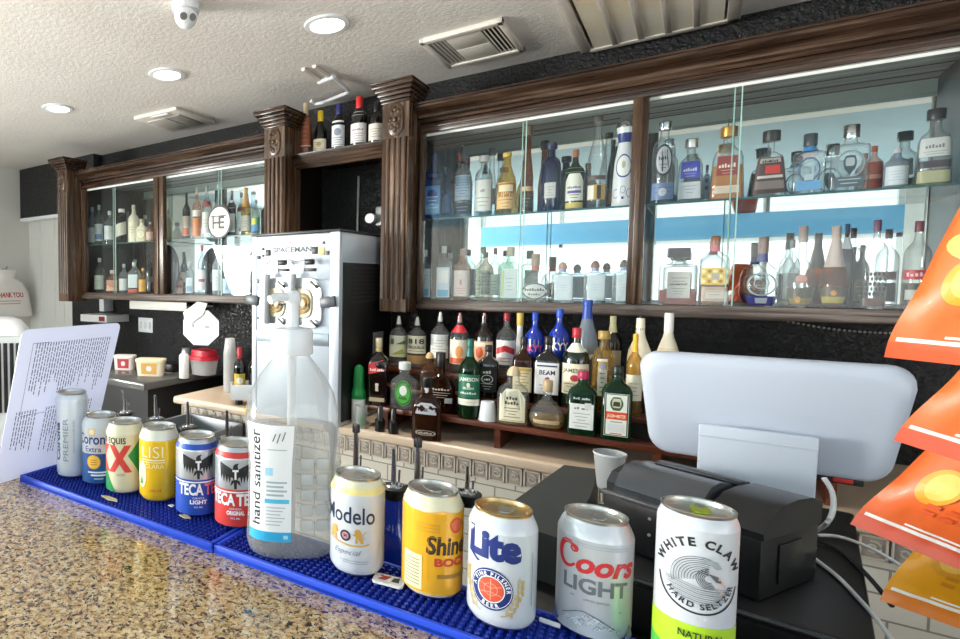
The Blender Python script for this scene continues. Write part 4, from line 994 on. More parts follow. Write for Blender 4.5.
B('A', 441, 352, 31, 'disk', 'brown', '#241a16', 'flat oval bottle of dark bourbon with fine white lettering', [L_(.16, .5, .80, None, ('b', 7, 0, .3, .2, '#d8c8b8', 1.4), ('l', .7, .05, 3, .22, '#c8b8a8'), ('r', .35, -.9, .85, -.4, '#d8d4d0'), name='printed_lettering')], dr=.42, dy=.01)
B('L', 427.5, 377, 30, 'stout', 'brown', '#15120f', 'dark whiskey bottle with arched silver label standing on the stone ledge', [L_(.42, .60, .72, '#b9bcc2', ('l', .7, .5, 3, .5, '#4a4c54'), ('b', 3, 0, -.5, .5, '#30343c'), shape='hex'), L_(.08, .17, .72, '#201814', ('b', 7, 0, -.4, .7, '#c8b8a8', 1.3), ('o', 0, 0, .98, .9, '#c8b8a8'), name='lower_label')], foil=(.76, .84, '#d8d8d8'), dr=.5)
B('C', 460, 313, 19, 'std', 'clear', '#d88a88', 'bottle with red squeeze neck and white label behind the green bottle', [L_(.15, .56, .95, '#e6ddcc', ('d', .1, 0, .35, .5, '#e09a58'), ('r', -.9, -.95, .9, -.5, '#d86a3a'))], foil=(.68, .80, '#d83038'), capkind='pour')
B('A', 470.5, 339, 22.5, 'std', 'green', '#1d6a60', 'green whiskey bottle with green printed label and teal capsule', [L_(.26, .56, .95, '#1e6e52', ('t', 'JAMESON', 0, .45, .30, '#eef2e8', 1.6), ('t', 'IRISH', 0, -.25, .2, '#dfe8dc', .8), ('d', 0, .12, .14, .2, '#e8e4d0'), ('b', 7, 0, -.65, .18, '#dfe8dc', 1.3)), L_(.17, .25, .95, '#ece8d8', ('l', .7, 0, 1, .3, '#8a8a6a'), name='lower_label')], foil=(.78, .88, '#1d6a60'))
B('C', 484.5, 313, 20, 'std', 'dark', '#e0958c', 'dark bottle with pink spout and orange floral label', [L_(.15, .55, .95, '#dcae84', ('d', -.3, .1, .35, .45, '#c8502c'), ('d', .4, -.2, .3, .4, '#e88a48'), ('r', -.9, .6, .9, .9, '#ece0cc'))], capkind='pour')
B('B', 489, 345, 21, 'square', 'black', '#141414', 'square black label whiskey bottle with white lettering', [L_(.12, .60, .95, '#161616', ('b', 3, 0, .45, .24, '#e4e4e0', .9), ('o', 0, 0, .6, .35, '#e4e4e0'), ('b', 3, 0, -.1, .18, '#e4e4e0', .7), ('l', .6, -.4, 3, .2, '#c8c8c4'))])
B('C', 507, 313, 20, 'std', 'clear', '#9a1f30', 'clear vodka bottle with wine red cap and red ribbon label', [L_(.20, .58, .95, '#e8e4e2', ('p', [(-.9, -.2), (0, .1), (.9, -.2), (.9, .3), (0, .6), (-.9, .3)], '#d03038'), ('l', .6, -.5, 2, .25, '#b04a4a'))])
B('C', 520.5, 313, 22, 'globe', 'white', '#d8b858', 'round shouldered white bottle with gold cap', [L_(.06, .32, .8, '#e8dcc0', ('l', .6, .3, 3, .4, '#c89a48'))], dy=.085)
B('A', 514, 366, 32, 'stout', 'clear', '#c9b896', 'clear bourbon bottle with large cream shield label on the riser front', [L_(.06, .62, .84, '#e9e2c8', ('b', 4, 0, .35, .2, '#4a4030', .9), ('b', 5, 0, .05, .2, '#4a4030', 1.1), ('l', .6, -.2, 4, .18, '#8a7a5a'), ('r', -.9, -.95, .9, -.9, '#b8a878'), shape='hex')], dr=.6, capkind='dome', liquid=('yellowl', .3))
B('B', 524, 337, 21, 'square', 'brown', '#17120f', 'brown bourbon bottle with cream label and black cap behind the shield label bottle', [L_(.16, .54, .95, '#e6d8b0', ('l', .7, .5, 5, .25, '#9a8050'), ('r', -.9, .7, .9, .95, '#c8a860'))])
B('C', 535.5, 312.5, 20, 'std', 'cobalt', '#1f45b8', 'cobalt blue vodka bottle with pink red lettering', [L_(.38, .58, .95, None, ('t', 'SKYY', 0, -.5, 1.0, '#e0506a', 1.6), name='printed_lettering'), L_(.20, .3, .6, '#8fa8e0', name='small_label')])
B('B', 548.5, 336, 27, 'square', 'black', '#16120f', 'dark bourbon bottle with white label and black cap above the round decanter', [L_(.16, .62, .92, '#eae9ea', ('t', 'BEAM', .05, .25, .28, '#2c2a48', 1.3), ('d', .1, -.1, .18, .22, '#b04a5a'), ('r', -.85, .75, .85, .85, '#3a3a5a'), ('l', .6, -.45, 3, .2, '#8a8a94'))])
B('C', 560, 309, 22, 'std', 'cobalt', '#2a50c4', 'cobalt blue vodka bottle with white lettering', [L_(.40, .60, .95, None, ('t', 'SKYY', 0, -.5, 1.0, '#f0ead8', 1.7), name='printed_lettering'), L_(.22, .3, .7, '#3a5ac0', name='small_label')])
B('A', 548, 380, 37, 'decan', 'clear', '#b8a27a', 'round glass decanter with gold liquor and short neck on the riser front', [L_(.50, .60, .9, None, ('l', .7, .2, 3, .5, '#a88a58'), name='neck_ornament'), L_(.12, .2, .6, '#c8b088', name='foot_band')], liquid=('yellowl', .30))
B('B', 577, 328, 28, 'std', 'dgreen', '#c02230', 'dark green whiskey bottle with red cap and cream label', [L_(.18, .56, .95, '#ebe3c8', ('t', 'JAMESON', 0, .42, .26, '#3a4a34', 1.6), ('d', 0, .05, .28, .22, '#b83a44'), ('l', .7, -.35, 4, .18, '#9a8a6a')), L_(.70, .82, .7, '#e4e0d0', name='neck_label', shape='oval')])
B('A', 583.5, 371, 29, 'jager', 'green', '#b02a52', 'dark green square bottle with pink capsule and white label on the riser front', [L_(.10, .50, .85, '#e4e6e2', ('b', 6, 0, .55, .2, '#5a6a5a', 1.2), ('l', .7, .2, 5, .25, '#8a948a'), ('r', .1, .6, .8, 1.1, '#d2d4d2')), L_(.54, .62, .8, None, ('b', 8, 0, -.3, .8, '#c8d0c0', 1.5), name='shoulder_lettering')])
B('C', 588, 300, 23, 'tall', 'frost', '#2a4aa4', 'tall frosted grey vodka bottle with blue capsule', [L_(.2, .5, .95, None, ('d', -.2, .3, .35, .3, '#dfe6ee'), ('p', [(-.6, -.1), (.7, .2), (.2, -.5)], '#e8eef4'), ('b', 5, 0, -.8, .25, '#30509a', 1.2), name='printed_geese')], foil=(.78, .93, '#2a4aa4'))
B('B', 604.5, 331, 23, 'apoth', 'gold', '#a88a48', 'ribbed gold liqueur bottle with brass cap', [L_(.20, .66, .34, '#d8d4c4', ('d', 0, .6, .7, .2, '#8a94a4'), ('l', .6, .2, 5, .25, '#7a7a6a')), L_(.10, .7, .97, None, *[('r', -.98 + .3 * k, -.95, -.93 + .3 * k, .95, '#a87c28') for k in range(7) if k not in (2, 3, 4)], name='glass_ribs')])
B('D', 613.5, 316, 20, 'std', 'dark', '#d8d0a0', 'dark bottle with cream capsule behind the ribbed gold bottle', [L_(.2, .5, .9, '#c8c0a0')], foil=(.76, .9, '#ded6a8'))
B('A', 618, 366, 31, 'jager', 'green', '#1c2a1c', 'square dark green herbal liqueur bottle with orange band label', [
   L_(.06, .64, .80, '#e6e8de', ('r', -.96, -.98, .96, .98, '#24402a'), ('r', -.86, -.94, .86, .94, '#e9ebe2'), ('d', 0, .52, .55, .32, '#3c5a3c'), ('d', 0, .55, .38, .22, '#c8d0b4'), ('p', [(-.2, .4), (.2, .4), (.1, .62), (-.1, .62)], '#4a3a20'), ('r', -.86, -.22, .86, .14, '#e0502c'), ('t', 'JÄGERMEISTER', 0, -.13, .15, '#f4e0c8', 1.55), ('l', .5, -.36, 3, .16, '#9aa09a'), ('r', -.5, -.9, .5, -.86, '#c83028'), ('r', -.7, -.80, .7, -.42, '#dcdedd'))], rz=R(6))
B('B', 636, 334, 17, 'std', 'gold', '#f0b820', 'clear bottle with bright yellow cap beside the white monitor', [L_(.18, .5, .95, '#e4e0cc', ('l', .6, .3, 4, .3, '#a89a68'))], foil=(.78, .88, '#f0b820'))
B('C', 641, 316, 25, 'burg', 'cream', '#1c1c1c', 'cream white bottle with black spout above the white monitor', [L_(.1, .4, .8, '#f2eee0')], capkind='pour')
B('C', 669.5, 313, 24, 'burg', 'cream', '#eceae4', 'white bottle with peach fruit label above the white monitor', [L_(.32, .56, .95, '#e8a868', ('d', 0, 0, .5, .6, '#f0c088')), L_(.08, .28, .9, '#ece4cc', name='lower_label')])

# things on the ledge
def at(px, py, z): return at_z(px, py, z)
p = at_y(487.5, 415, 2.55); p = Vector((p.x, 2.552, .8515))
o = tag(empty('plastic_cup', p), 'white plastic cup turned upside down on the riser edge', 'cup')
b = MB(); b.lathe([(.033, 0), (.034, .004), (.026, .078), (.024, .081)], WHITE, 24); b.build('cup_body', o)
b = MB(); b.lathe([(.0345, .001), (.0355, .004), (.0345, .008)], WHITE, 24, (False, False)); b.build('rim', o)
p = Vector((-1.2155, 2.53, 0)); 
o = tag(empty('squeeze_bottle', (p.x, p.y, LZ + .0005)), 'translucent squeeze bottle with tall green cap beside the drink machine', 'bottle')
b = MB(); b.lathe([(.031, 0), (.0325, .004), (.0325, .125), (.030, .13)], pbr('#d9dcd4', .4), 24); b.build('bottle_body', o)
b = MB(); b.lathe([(.0335, .125), (.0335, .155), (.029, .165), (.026, .178), (.0245, .25), (.021, .272), (.010, .284)], pbr('#17803a', .35), 24); b.build('green_cap', o)
p = at_y(361, 420, 2.474)
o = tag(empty('plastic_cup', (p.x, 2.474, LZ + .0005)), 'clear plastic cup holding green picks in front of the squeeze bottle', 'cup')
b = MB(); b.lathe([(.022, 0), (.0295, .105), (.0285, .105), (.021, .004)], G['plastic'], 24, (True, False)); b.build('cup_body', o)
cupo = o
for k in range(9):
    a = k * 2.4; r_ = .003 + .0012 * k
    q = MB(); x, y = r_ * math.cos(a), r_ * math.sin(a)
    q.tube([(x, y, .008), (x * 1.5, y * 1.5, .05)], .002, pbr('#1e9a40', .4), 6); q.ball((x * 1.6, y * 1.6, .053 + .002 * k), .0036, pbr('#1e9a40', .4), 8)
    tag(q.build('garnish_pick', loc=Vector(cupo.location)), 'bright green plastic garnish pick in the clear cup', 'garnish pick', 'green picks in the cup')
for px, tx in ((380, 'black plastic pourer bottle on the ledge beside the clear cup'), (393.5, 'black plastic pourer bottle on the ledge left of the dark whiskey bottle')):
    p = at_y(px, 420, 2.475)
    o = tag(empty('pourer_bottle', (p.x, 2.475, LZ + .0005)), tx, 'bottle', 'black pourer bottles on the ledge')
    b = MB(); b.lathe([(.021, 0), (.022, .003), (.022, .052), (.014, .062)], BLACK, 20); b.build('bottle_body', o)
    b = MB(); b.lathe([(.014, .060), (.013, .066), (.012, .11), (.010, .114)], pbr('#2a2a2c', .25), 16); b.build('pour_spout', o)

# ------------------------------------------------------------------ cans on the mats
CANP = [(.0235, .0015), (.0245, 0), (.026, .001), (.029, .0045), (.0325, .010), (.033, .014), (.033, .1025), (.0325, .105), (.030, .1115), (.0272, .1175), (.0266, .1185), (.0275, .1195), (.0277, .1208), (.0266, .1212)]
SLIMP = [(.0225, .0015), (.0235, 0), (.025, .001), (.0275, .005), (.0288, .010), (.029, .014), (.029, .1425), (.0284, .146), (.0268, .1505), (.0258, .1525), (.0266, .1540), (.0269, .1555), (.0258, .1560)]
TALLP = [(r_, z_ + (.035 if z_ > .05 else 0)) for r_, z_ in CANP]
def can(px, py, turn, body, art, text, lid=ALU, tab=ALU, slim=False, tall=False, bands=(), neck=None, grp='beer cans on the blue mats'):
    p = at_z(px, py, MZ)
    rz = math.atan2(-p.x, p.y) + R(turn)
    o = tag(empty('drink_can', (p.x, p.y, MZ), rz), text, 'can', grp)
    P = SLIMP if slim else TALLP if tall else CANP
    r = .029 if slim else .033; H = P[-1][1]
    neckz = .1425 if slim else .1375 if tall else .1025
    i = [k for k, q in enumerate(P) if q[1] >= neckz and k > 4][0]
    b = MB(); b.lathe(P[:4], ALU, 40, (True, False)); b.lathe(P[3:i + 1], body, 40, (False, False)); b.lathe(P[i:i + 4], neck or body, 40, (False, False)); b.lathe(P[i + 3:], lid, 40, (False, False))
    b.build('can_body', o)
    b = MB(); rl = P[-1][0]
    b.lathe([(rl, H), (rl - .0012, H - .001), (rl - .0022, H - .006), (rl - .0035, H - .0068), (rl - .006, H - .0045)], lid, 36, (False, True)); b.build('can_lid', o)
    b = MB(); b.loft([(H - .0043, .0075, .012, 2.4, .002, .003), (H - .0032, .0072, .0117, 2.4, .002, .003)], tab, 20); b.loft([(H - .0031, .004, .0045, 2, .002, .009), (H - .0029, .004, .0045, 2, .002, .009)], lid, 14); b.build('pull_tab', o)
    A = Art()
    c = PI * r
    for z0, z1, col in bands: A.rect(-c * .999, z0, c * .999, z1, col)
    art(A)
    def f(u, v, off):
        for a, q in zip(P[4:], P[5:]):
            if a[1] <= v <= q[1] + 1e-9:
                t = (v - a[1]) / max(q[1] - a[1], 1e-9); rr = a[0] + (q[0] - a[0]) * t; break
        else: rr = r
        rr += off
        return Vector((rr * math.sin(u / r), -rr * math.cos(u / r), v))
    A.build('printed_label', f, o, du=.0026, eps=.00004, base=.0002)
    return o
CW = pbr('#ccd0d6', .24, 0, 'white_can_paint', .4); CSIL = pbr('#c9ced6', .28, .75, 'silver_can_paint'); CCREAM = pbr('#e2d9b8', .25, 0, 'cream_can_paint', .3)
CYEL = pbr('#f0bf1e', .25, .15, 'yellow_can_paint', .3); CGOLD = pbr('#f0b02a', .25, .1, 'gold_can_paint', .3); CBLUE = pbr('#17509c', .25, .2, 'blue_can_paint', .3)
CICE = pbr('#dfe6ee', .22, .25, 'pale_silver_can_paint', .3)

def a_premier(A):
    A.text('Corona', -.030, .068, .012, '#263a78', .03, 0, .070, PI / 2)
    A.text('PREMIER', -.013, .072, .010, '#7d8594', .0, 0, .078, PI / 2)
    A.text('MEXICAN LAGER BEER', -.001, .078, .0035, '#7c86a6', 0, 0, .06, PI / 2)
    A.rect(.006, .012, .0068, .135, '#c8d0dc'); A.rect(.020, .012, .0206, .135, '#c8d0dc')
    A.rect(-.09, .136, .09, .1365, '#b4c0cc')
can(73, 474, 10, CICE, a_premier, 'tall slim silver beer can with vertical lettering, leftmost in the row', slim=True)
def a_corona(A):
    A.text('Corona', -.015, .0745, .018, '#22397e', .02, 0, .066)
    A.text('Extra', -.014, .061, .0095, '#22397e', .01, 0, .030)
    A.disc(-.016, .096, .007, '#e8c070'); A.disc(-.016, .096, .005, '#f4e4c0')
    A.disc(-.013, .043, .0125, '#f0b030'); A.disc(-.013, .043, .0105, '#f6c24a'); 
    for k in range(3): A.rect(-.019, .038 + .004 * k, -.007, .0392 + .004 * k, '#b87a1c', same=k > 0)
    A.rect(-.024, .0235, .012, .0262, '#e6ecf4'); A.rect(-.018, .0182, .008, .0212, '#e6ecf4'); A.rect(.018, .052, .026, .0545, '#e6ecf4')
    A.rect(-.012, .0125, .004, .0145, '#c4d0e4')
can(101, 480, 0, CW, a_corona, 'white and navy blue beer can with gold crest, second in the row', bands=((.0055, .0575, '#16508f'),))
def a_xx(A):
    A.poly([(-.060, .0065), (-.010, .0065), (-.036, .052)], '#1c8a48'); A.poly([(.012, .068), (.034, .094), (.052, .096), (.052, .02), (.034, .034)], '#2a9a50')
    A.text('X', -.042, .043, .040, '#d43a34', .06, 0, .042); A.text('X', -.002, .043, .040, '#d8433a', .06, 0, .042)
    A.text('DOS EQUIS', -.022, .088, .010, '#2b2b26', .02, 0, .062)
    A.text('LAGER', 0, .034, .004, '#8a8a68', .0, 0, .016)
can(125.7, 489.0, -14, CCREAM, a_xx, 'cream beer can with big red crossed letters and green wedges, third in the row')
def a_yellow(A):
    A.text('LISI', -.010, .075, .019, '#f6ecc0', -.01, 0, .038); A.rect(-.031, .0705, .012, .072, '#f6ecc0'); A.rect(-.032, .067, .013, .068, '#f6ecc0')
    A.text('CLARA', -.006, .058, .007, '#f4e6b4', .0, 0, .032)
    A.disc(-.030, .046, .010, '#f2e8b8', .022); A.poly([(-.036, .03), (-.026, .03), (-.030, .045)], '#3a8a58')
    for k in range(6): A.rect(-.014 + .0034 * k, .020, -.0118 + .0034 * k, .0225 + .001 * (k % 3), '#d4622a', same=k > 0)
    A.rect(.030, .016, .041, .044, '#2c2a20')
    for k in range(5): A.rect(.030, .019 + .005 * k, .041, .0205 + .005 * k, '#e8c860', same=k > 0)
can(159.3, 496.6, -4, CYEL, a_yellow, 'bright yellow beer can, fourth in the row', neck=pbr('#ece6d2', .25, .2))
def eagle(A, x, y, s, c='#17181c'):
    q = lambda pts: [(x + a * s, y + b_ * s) for a, b_ in pts]
    A.poly(q([(0, .62), (.12, .52), (.16, .30), (.14, -.25), (0, -.5), (-.14, -.25), (-.16, .30), (-.12, .52)]), c)
    for sg in (1, -1):
        A.poly(q([(sg * .12, .28), (sg * .40, .42), (sg * .98, .66), (sg * .96, .2), (sg * .90, -.34), (sg * .78, -.02), (sg * .70, -.46), (sg * .60, -.06), (sg * .50, -.52), (sg * .42, -.10), (sg * .33, -.54), (sg * .26, -.14), (sg * .12, -.2)]), c)
        A.poly(q([(sg * .06, -.3), (sg * .22, -.34), (sg * .30, -.66), (sg * .12, -.5)]), c)
    A.poly(q([(-.10, -.35), (.10, -.35), (.07, -.82), (-.07, -.82)]), c)
    A.poly(q([(-.05, .60), (.20, .66), (.10, .50)]), c)
    A.rect(x - .17 * s, y + .16 * s, x + .17 * s, y + .28 * s, '#f4f4f4'); A.rect(x - .055 * s, y - .28 * s, x + .055 * s, y + .22 * s, '#f4f4f4')
def a_tec(main, sub, tcol, sh):
    def f(A):
        A.rect(-.1035, .0055, .1035, .0545, main); A.rect(-.1035, .0565, .1035, .059, main); A.rect(-.1035, .0545, .1035, .0565, '#f2f2f4')
        A.rect(-.104, .1045, .104, .1125, main)
        eagle(A, 0, .0815, .0255)
        A.text('TECA', -.0125 + sh, .0365, .0165, '#f6f6f8', .035, 0, .040); A.text('TE', .0190 + sh, .0365, .0165, tcol, .035, 0, .0195)
        A.text('CERVEZA', 0, .0300, .0028, '#e6e8f0', .01, 0, .018); A.text(sub, 0, .0225, .0058, '#ffffff', .04, 0, .026); A.text('355 ML', 0, .0165, .0025, '#e0e4f0', .01, 0, .014)
    return f
can(197, 510, 4, CSIL, a_tec('#1d4bb0', 'LIGHT', '#ec7c86', 0), 'silver and blue beer can with black eagle, between the yellow and red cans')
can(237, 521, -4, CSIL, a_tec('#d23a34', 'ORIGINAL', '#f6f6f8', -.008), 'silver and red beer can with black eagle beside the sanitizer jug')
def a_modelo(A):
    A.text('Modelo', -.011, .0685, .0200, '#1d2342', .012, 0, .068)
    A.ring(-.013, .0525, .0042, .0068, '#3a3038'); A.disc(-.013, .0525, .0042, '#b88a94'); A.text('M', -.013, .0505, .004, '#5a2a38', .02)
    for x, s in ((.003, 1), (-.029, -1)):
        y = .045
        A.poly([(x - .004 * s, y), (x - .001 * s, y), (x - .001 * s, y + .006), (x + .003 * s, y), (x + .006 * s, y), (x + .003 * s, y + .009), (x + .003 * s, y + .014), (x + .001 * s, y + .017), (x - .003 * s, y + .017), (x - .005 * s, y + .014), (x - .003 * s, y + .012), (x - .008 * s, y + .010), (x - .003 * s, y + .008)], '#cfa04a')
        A.stroke([(x + .003 * s, y + .003), (x + .007 * s, y + .006), (x + .005 * s, y + .010), (x + .009 * s, y + .015)], .0011, '#cfa04a')
    A.stroke([(-.040, .0475), (-.026, .0435), (-.008, .0415), (.008, .0420), (.016, .0440)], .0020, '#d2aa58')
    A.text('Especial', -.011, .030, .0065, '#6d7386', -.01, .35, .034)
    A.rect(-.020, .0225, .016, .0232, '#8a90a0'); A.rect(-.016, .0198, .014, .0205, '#8a90a0'); A.rect(-.018, .090, .010, .0906, '#c4c4c4'); A.rect(.030, .03, .031, .05, '#c0c4cc')
can(356.5, 567, -2, CW, a_modelo, 'white beer can with navy name and gold lions, right of the sanitizer jug', bands=((.1035, .1095, '#ecd98a'),), neck=CCREAM)
def a_shiner(A):
    A.rect(-.1035, .0095, .1035, .1015, CGOLD)
    for k, (a, c_) in enumerate(((-.030, .008), (.008, .05), (-.09, -.03))): A.poly([(a, .1015), (c_, .1015), ((a + c_) / 2, .1045)], CGOLD)
    A.text('Shiner', .002, .056, .0195, '#2a2018', .035, .08, .060); A.text('Shiner', .002, .0565, .0195, '#4a3a28', .0, .08, .060)
    A.text('BOCK', .004, .0425, .0085, '#c8402c', .05, 0, .046)
    A.disc(.006, .088, .0090, '#d8502e', n=12); A.disc(.006, .088, .0066, '#e07048', n=12)
    A.rect(-.016, .0285, .030, .033, '#a5782a'); A.rect(-.026, .026, -.0255, .075, '#c88f24'); A.rect(-.026, .0745, -.012, .075, '#c88f24')
    A.rect(-.056, .012, -.032, .052, '#e2dcb4')
    for k in range(8): A.rect(-.054, .017 + .004 * k, -.035, .0180 + .004 * k, '#8a845c', same=k > 0)
    for k in range(3): A.rect(-.040 + .02 * 0, .080 + .004 * k, -.014, .0812 + .004 * k, '#c99428', same=k > 0)
can(431, 588, 38, CCREAM, a_shiner, 'golden yellow beer can with gothic lettering beside the small card')
def a_lite(A):
    nv = '#1c2f74'
    # heavy lettering with a slashed foot under the first letter
    A.text('Lite', .000, .0765, .0265, nv, .06, 0, .056)
    A.poly([(-.0290, .0765), (-.0235, .0765), (-.0120, .0695), (-.0150, .0680)], nv)
    for sg in (-1, 1):
        A.stroke([(sg * .010, .018), (sg * .020, .022), (sg * .0255, .032), (sg * .0265, .050)], .0008, '#b79a58')
        for k in range(7):
            t = k / 6; x = sg * (.0165 + .011 * min(1, t * 1.5)); y = .020 + .034 * t
            A.disc(x + sg * .0028, y + .001, .0014, '#c4a868', .0030, 10); A.disc(x - sg * .0012, y + .003, .0014, '#cdb478', .0030, 10, True)
    A.disc(0, .044, .0205, nv, .0215); A.ring(0, .044, .0190, .0196, '#f2f2f0'); A.disc(0, .044, .0132, '#f2f2f0', .0138); A.disc(0, .044, .0122, '#d8563e', .0128)
    A.ring(0, .044, .006, .0065, '#eaa890'); A.rect(-.0004, .033, .0004, .055, '#eaa890'); A.stroke([(-.010, .049), (0, .0455), (.010, .049)], .0006, '#eaa890'); A.stroke([(-.010, .039), (0, .0415), (.010, .039)], .0006, '#eaa890')
    A.arc_text('A FINE PILSNER', 0, .044, .0145, .0036, '#f4f4f4', 90, 190, .03); A.arc_text('BEER', 0, .044, .0145, .0036, '#f4f4f4', 270, 62, .03, True)
    A.rect(.040, .030, .0408, .085, '#6a7078'); A.rect(.043, .030, .0436, .08, '#8a9098'); A.rect(.046, .045, .0466, .075, '#8a9098')
can(500, 617, -16, CW, a_lite, 'white beer can with gold lid, blue gothic name and round red badge', lid=ALUG, tab=ALU)
def a_coors(A):
    rd = '#cf2f35'
    # looping script capital
    c = [(-.0250 + .0095 * math.cos(t), .084 + .0125 * math.sin(t)) for t in [R(a) for a in range(20, 325, 15)]]
    A.stroke(c, [.0022 + .0034 * abs(math.sin(i * .16)) for i in range(len(c))], rd)
    A.ring(-.0185, .0915, .0020, .0040, rd)
    A.text('oors', .0115, .0700, .0200, rd, .035, .28, .056)
    A.text('LIGHT', .001, .0500, .0145, '#6b7078', .03, 0, .060)
    A.text('LIMITED EDITION', .002, .0420, .0020, '#55595f', 0, 0, .022); A.rect(-.021, .043, -.017, .0445, '#9aa0a8'); A.rect(.0225, .034, .0245, .036, '#9aa0a8')
    A.poly([(-.038, .0065), (-.030, .020), (-.022, .0245), (-.015, .0285), (-.009, .0305), (-.003, .029), (.004, .0265), (.012, .022), (.018, .018), (.026, .0065)], '#aeb5be')
    rnd = random.Random(3)
    for k in range(46):
        x = -.030 + .050 * rnd.random(); t = .0145 + .012 * max(0, 1 - abs(x + .006) / .028) * rnd.random()
        A.stroke([(x, t), (x + .002, t + .003), (x + .005, t + .001)], .0005, '#59606a' if k % 2 else '#e6eaee', same=k > 0)
    A.stroke([(-.030, .020), (-.022, .0245), (-.015, .0285), (-.009, .0305), (-.003, .029), (.004, .0265), (.012, .022), (.018, .018)], .0008, '#565c66')
    A.poly([(.030, .0065), (.037, .021), (.046, .0065)], '#8d949e'); A.poly([(-.050, .0065), (-.043, .022), (-.036, .0065)], '#4a6ea8')
    for z in (.096, .0985): A.rect(-.030, z, .030, z + .0006, '#a8aeb6')
can(591.5, 627.5, 2, pbr('#cdd0d4', .3, .3, 'brushed_silver_can_paint'), a_coors, 'silver beer can with red script name above grey capitals and a mountain')
def a_claw(A):
    k_ = '#1c1d20'
    A.rect(-.0905, .0055, .0905, .0580, '#a8cf24'); A.poly([(-.09, .0055), (.0, .0055), (-.012, .028), (-.04, .036), (-.09, .036)], '#52b648')
    y0 = .1010
    A.arc_text('WHITE CLAW', 0, y0, .0280, .0072, k_, 92, 160, .045)
    A.ring(0, y0, .0308, .0324, k_, R(190), R(372 - 22)); 
    A.arc_text('HARD SELTZER', 0, y0, .0225, .0050, k_, 282, 138, .03, True)
    # wave
    def spiral(cx, cy_, r1, a0, a1, wd, col, n=14, ky=1.0):
        A.stroke([(cx + r1 * math.cos(R(a0 + (a1 - a0) * i / n)), cy_ + ky * r1 * math.sin(R(a0 + (a1 - a0) * i / n))) for i in range(n + 1)], wd, col)
    for i in range(9):
        spiral(.003 - .0003 * i, y0 - .001, .0065 + .0017 * i, 62 + i, 186 + 2 * i, .00055, '#3a3d42' if i % 2 else '#6a6e74')
    for i in range(5): spiral(.007, y0 + .001, .0035 + .0013 * i, 95, 300, .0006, '#4a4e54')
    A.poly([(.002, y0 + .0185), (.012, y0 + .0165), (.016, y0 + .011), (.012, y0 + .010), (.009, y0 + .013), (.004, y0 + .014)], '#9aa0a6'); A.poly([(.006, y0 + .006), (.013, y0 + .004), (.017, y0 - .002), (.012, y0 - .001)], '#5a5e66')
    for i in range(9):
        yb = y0 - .007 - .0018 * i
        A.stroke([(-.025 + .001 * i, yb + .0025), (-.012, yb + .0015), (0, yb - .0008), (.014, yb - .001), (.024 - .001 * i, yb + .0006)], .0005, '#4a4e54' if i % 2 else '#8a8e94')
    for i in range(5): A.disc(.014 + .002 * (i % 3), y0 + .002 - .003 * i, .0011, '#d8a88c', same=i > 0)
    A.text('NATURAL', .004, .0462, .0062, '#22331a', .02, 0, .032); A.text('LIME', .004, .0370, .0062, '#22331a', .02, 0, .018)
can(690, 672, 5, pbr('#c9ccd2', .3, .1, 'white_seltzer_can_paint', .2), a_claw, 'slim white hard seltzer can with black wave emblem and lime green band', slim=True, tab=pbr('#b6c822', .3, .4), grp='beer cans on the blue mats')

# little things on the mats
def scrap(px, py, pts, col, text, name='paper_scrap', h=.001):
    p = at_z(px, py, MZ)
    b = MB(); b.prism(pts, 0, h, pbr(col, .6), 'z'); tag(b.build(name, loc=(p.x, p.y, MZ + .0002)), text, 'paper scrap', 'paper scraps by the cans')
scrap(114, 498, [(-.024, -.008), (.0, -.013), (.018, -.008), (.010, -.002), (-.012, -.001)], '#d8c49a', 'torn tan label scrap in front of the cream can')
scrap(186, 517, [(-.012, -.003), (.004, -.006), (.010, 0), (.002, .005), (-.008, .004)], '#d8c8a4', 'torn tan label scrap in front of the blue eagle can')
scrap(171, 506, [(-.005, -.002), (.005, -.003), (.004, .004), (-.003, .004)], '#eceae4', 'tiny white paper scrap left of the blue eagle can')
scrap(219, 514, [(-.007, -.002), (.006, -.004), (.007, .003), (-.004, .005)], '#e6e4e0', 'white paper scrap between the two eagle cans')
b = MB()
p0 = at_z(540, 622, MZ); p1 = at_z(560, 629, MZ)
b.tube([(p0.x, p0.y, MZ + .003), ((p0.x + p1.x) / 2, (p0.y + p1.y) / 2 - .002, MZ + .004), (p1.x, p1.y, MZ + .003)], .0025, pbr('#e2e2e2', .5), 8)
tag(b.build('straw_wrapper'), 'white straw wrapper lying beside the silver red script can', 'paper scrap')
p = at_z(390, 582.5, MZ)
o = tag(empty('small_card', (p.x, p.y, MZ + .0003), math.atan2(-p.x, p.y) + R(-12)), 'small white card with red and black figure lying on the blue mat', 'card')
b = MB(); b.prism([(-.019, -.008), (-.017, -.011), (.013, -.011), (.016, -.008), (.016, .008), (.013, .011), (-.015, .011), (-.019, .008)], 0, .003, pbr('#eceae6', .4), 'z'); b.build('card_body', o)
A = Art(); A.rect(-.015, -.007, .012, .008, '#e9e7e4'); A.poly([(-.014, -.005), (-.005, -.005), (-.003, .002), (.001, .007), (-.007, .006)], '#cc3a34'); A.poly([(.002, -.005), (.011, -.005), (.010, .007), (.004, .005), (.003, .001)], '#26262a'); A.disc(-.010, .005, .002, '#cc3a34')
A.build('card_print', flat_map(Matrix.Translation((0, 0, .003)) @ Matrix.Rotation(R(-90), 4, 'X')), o)

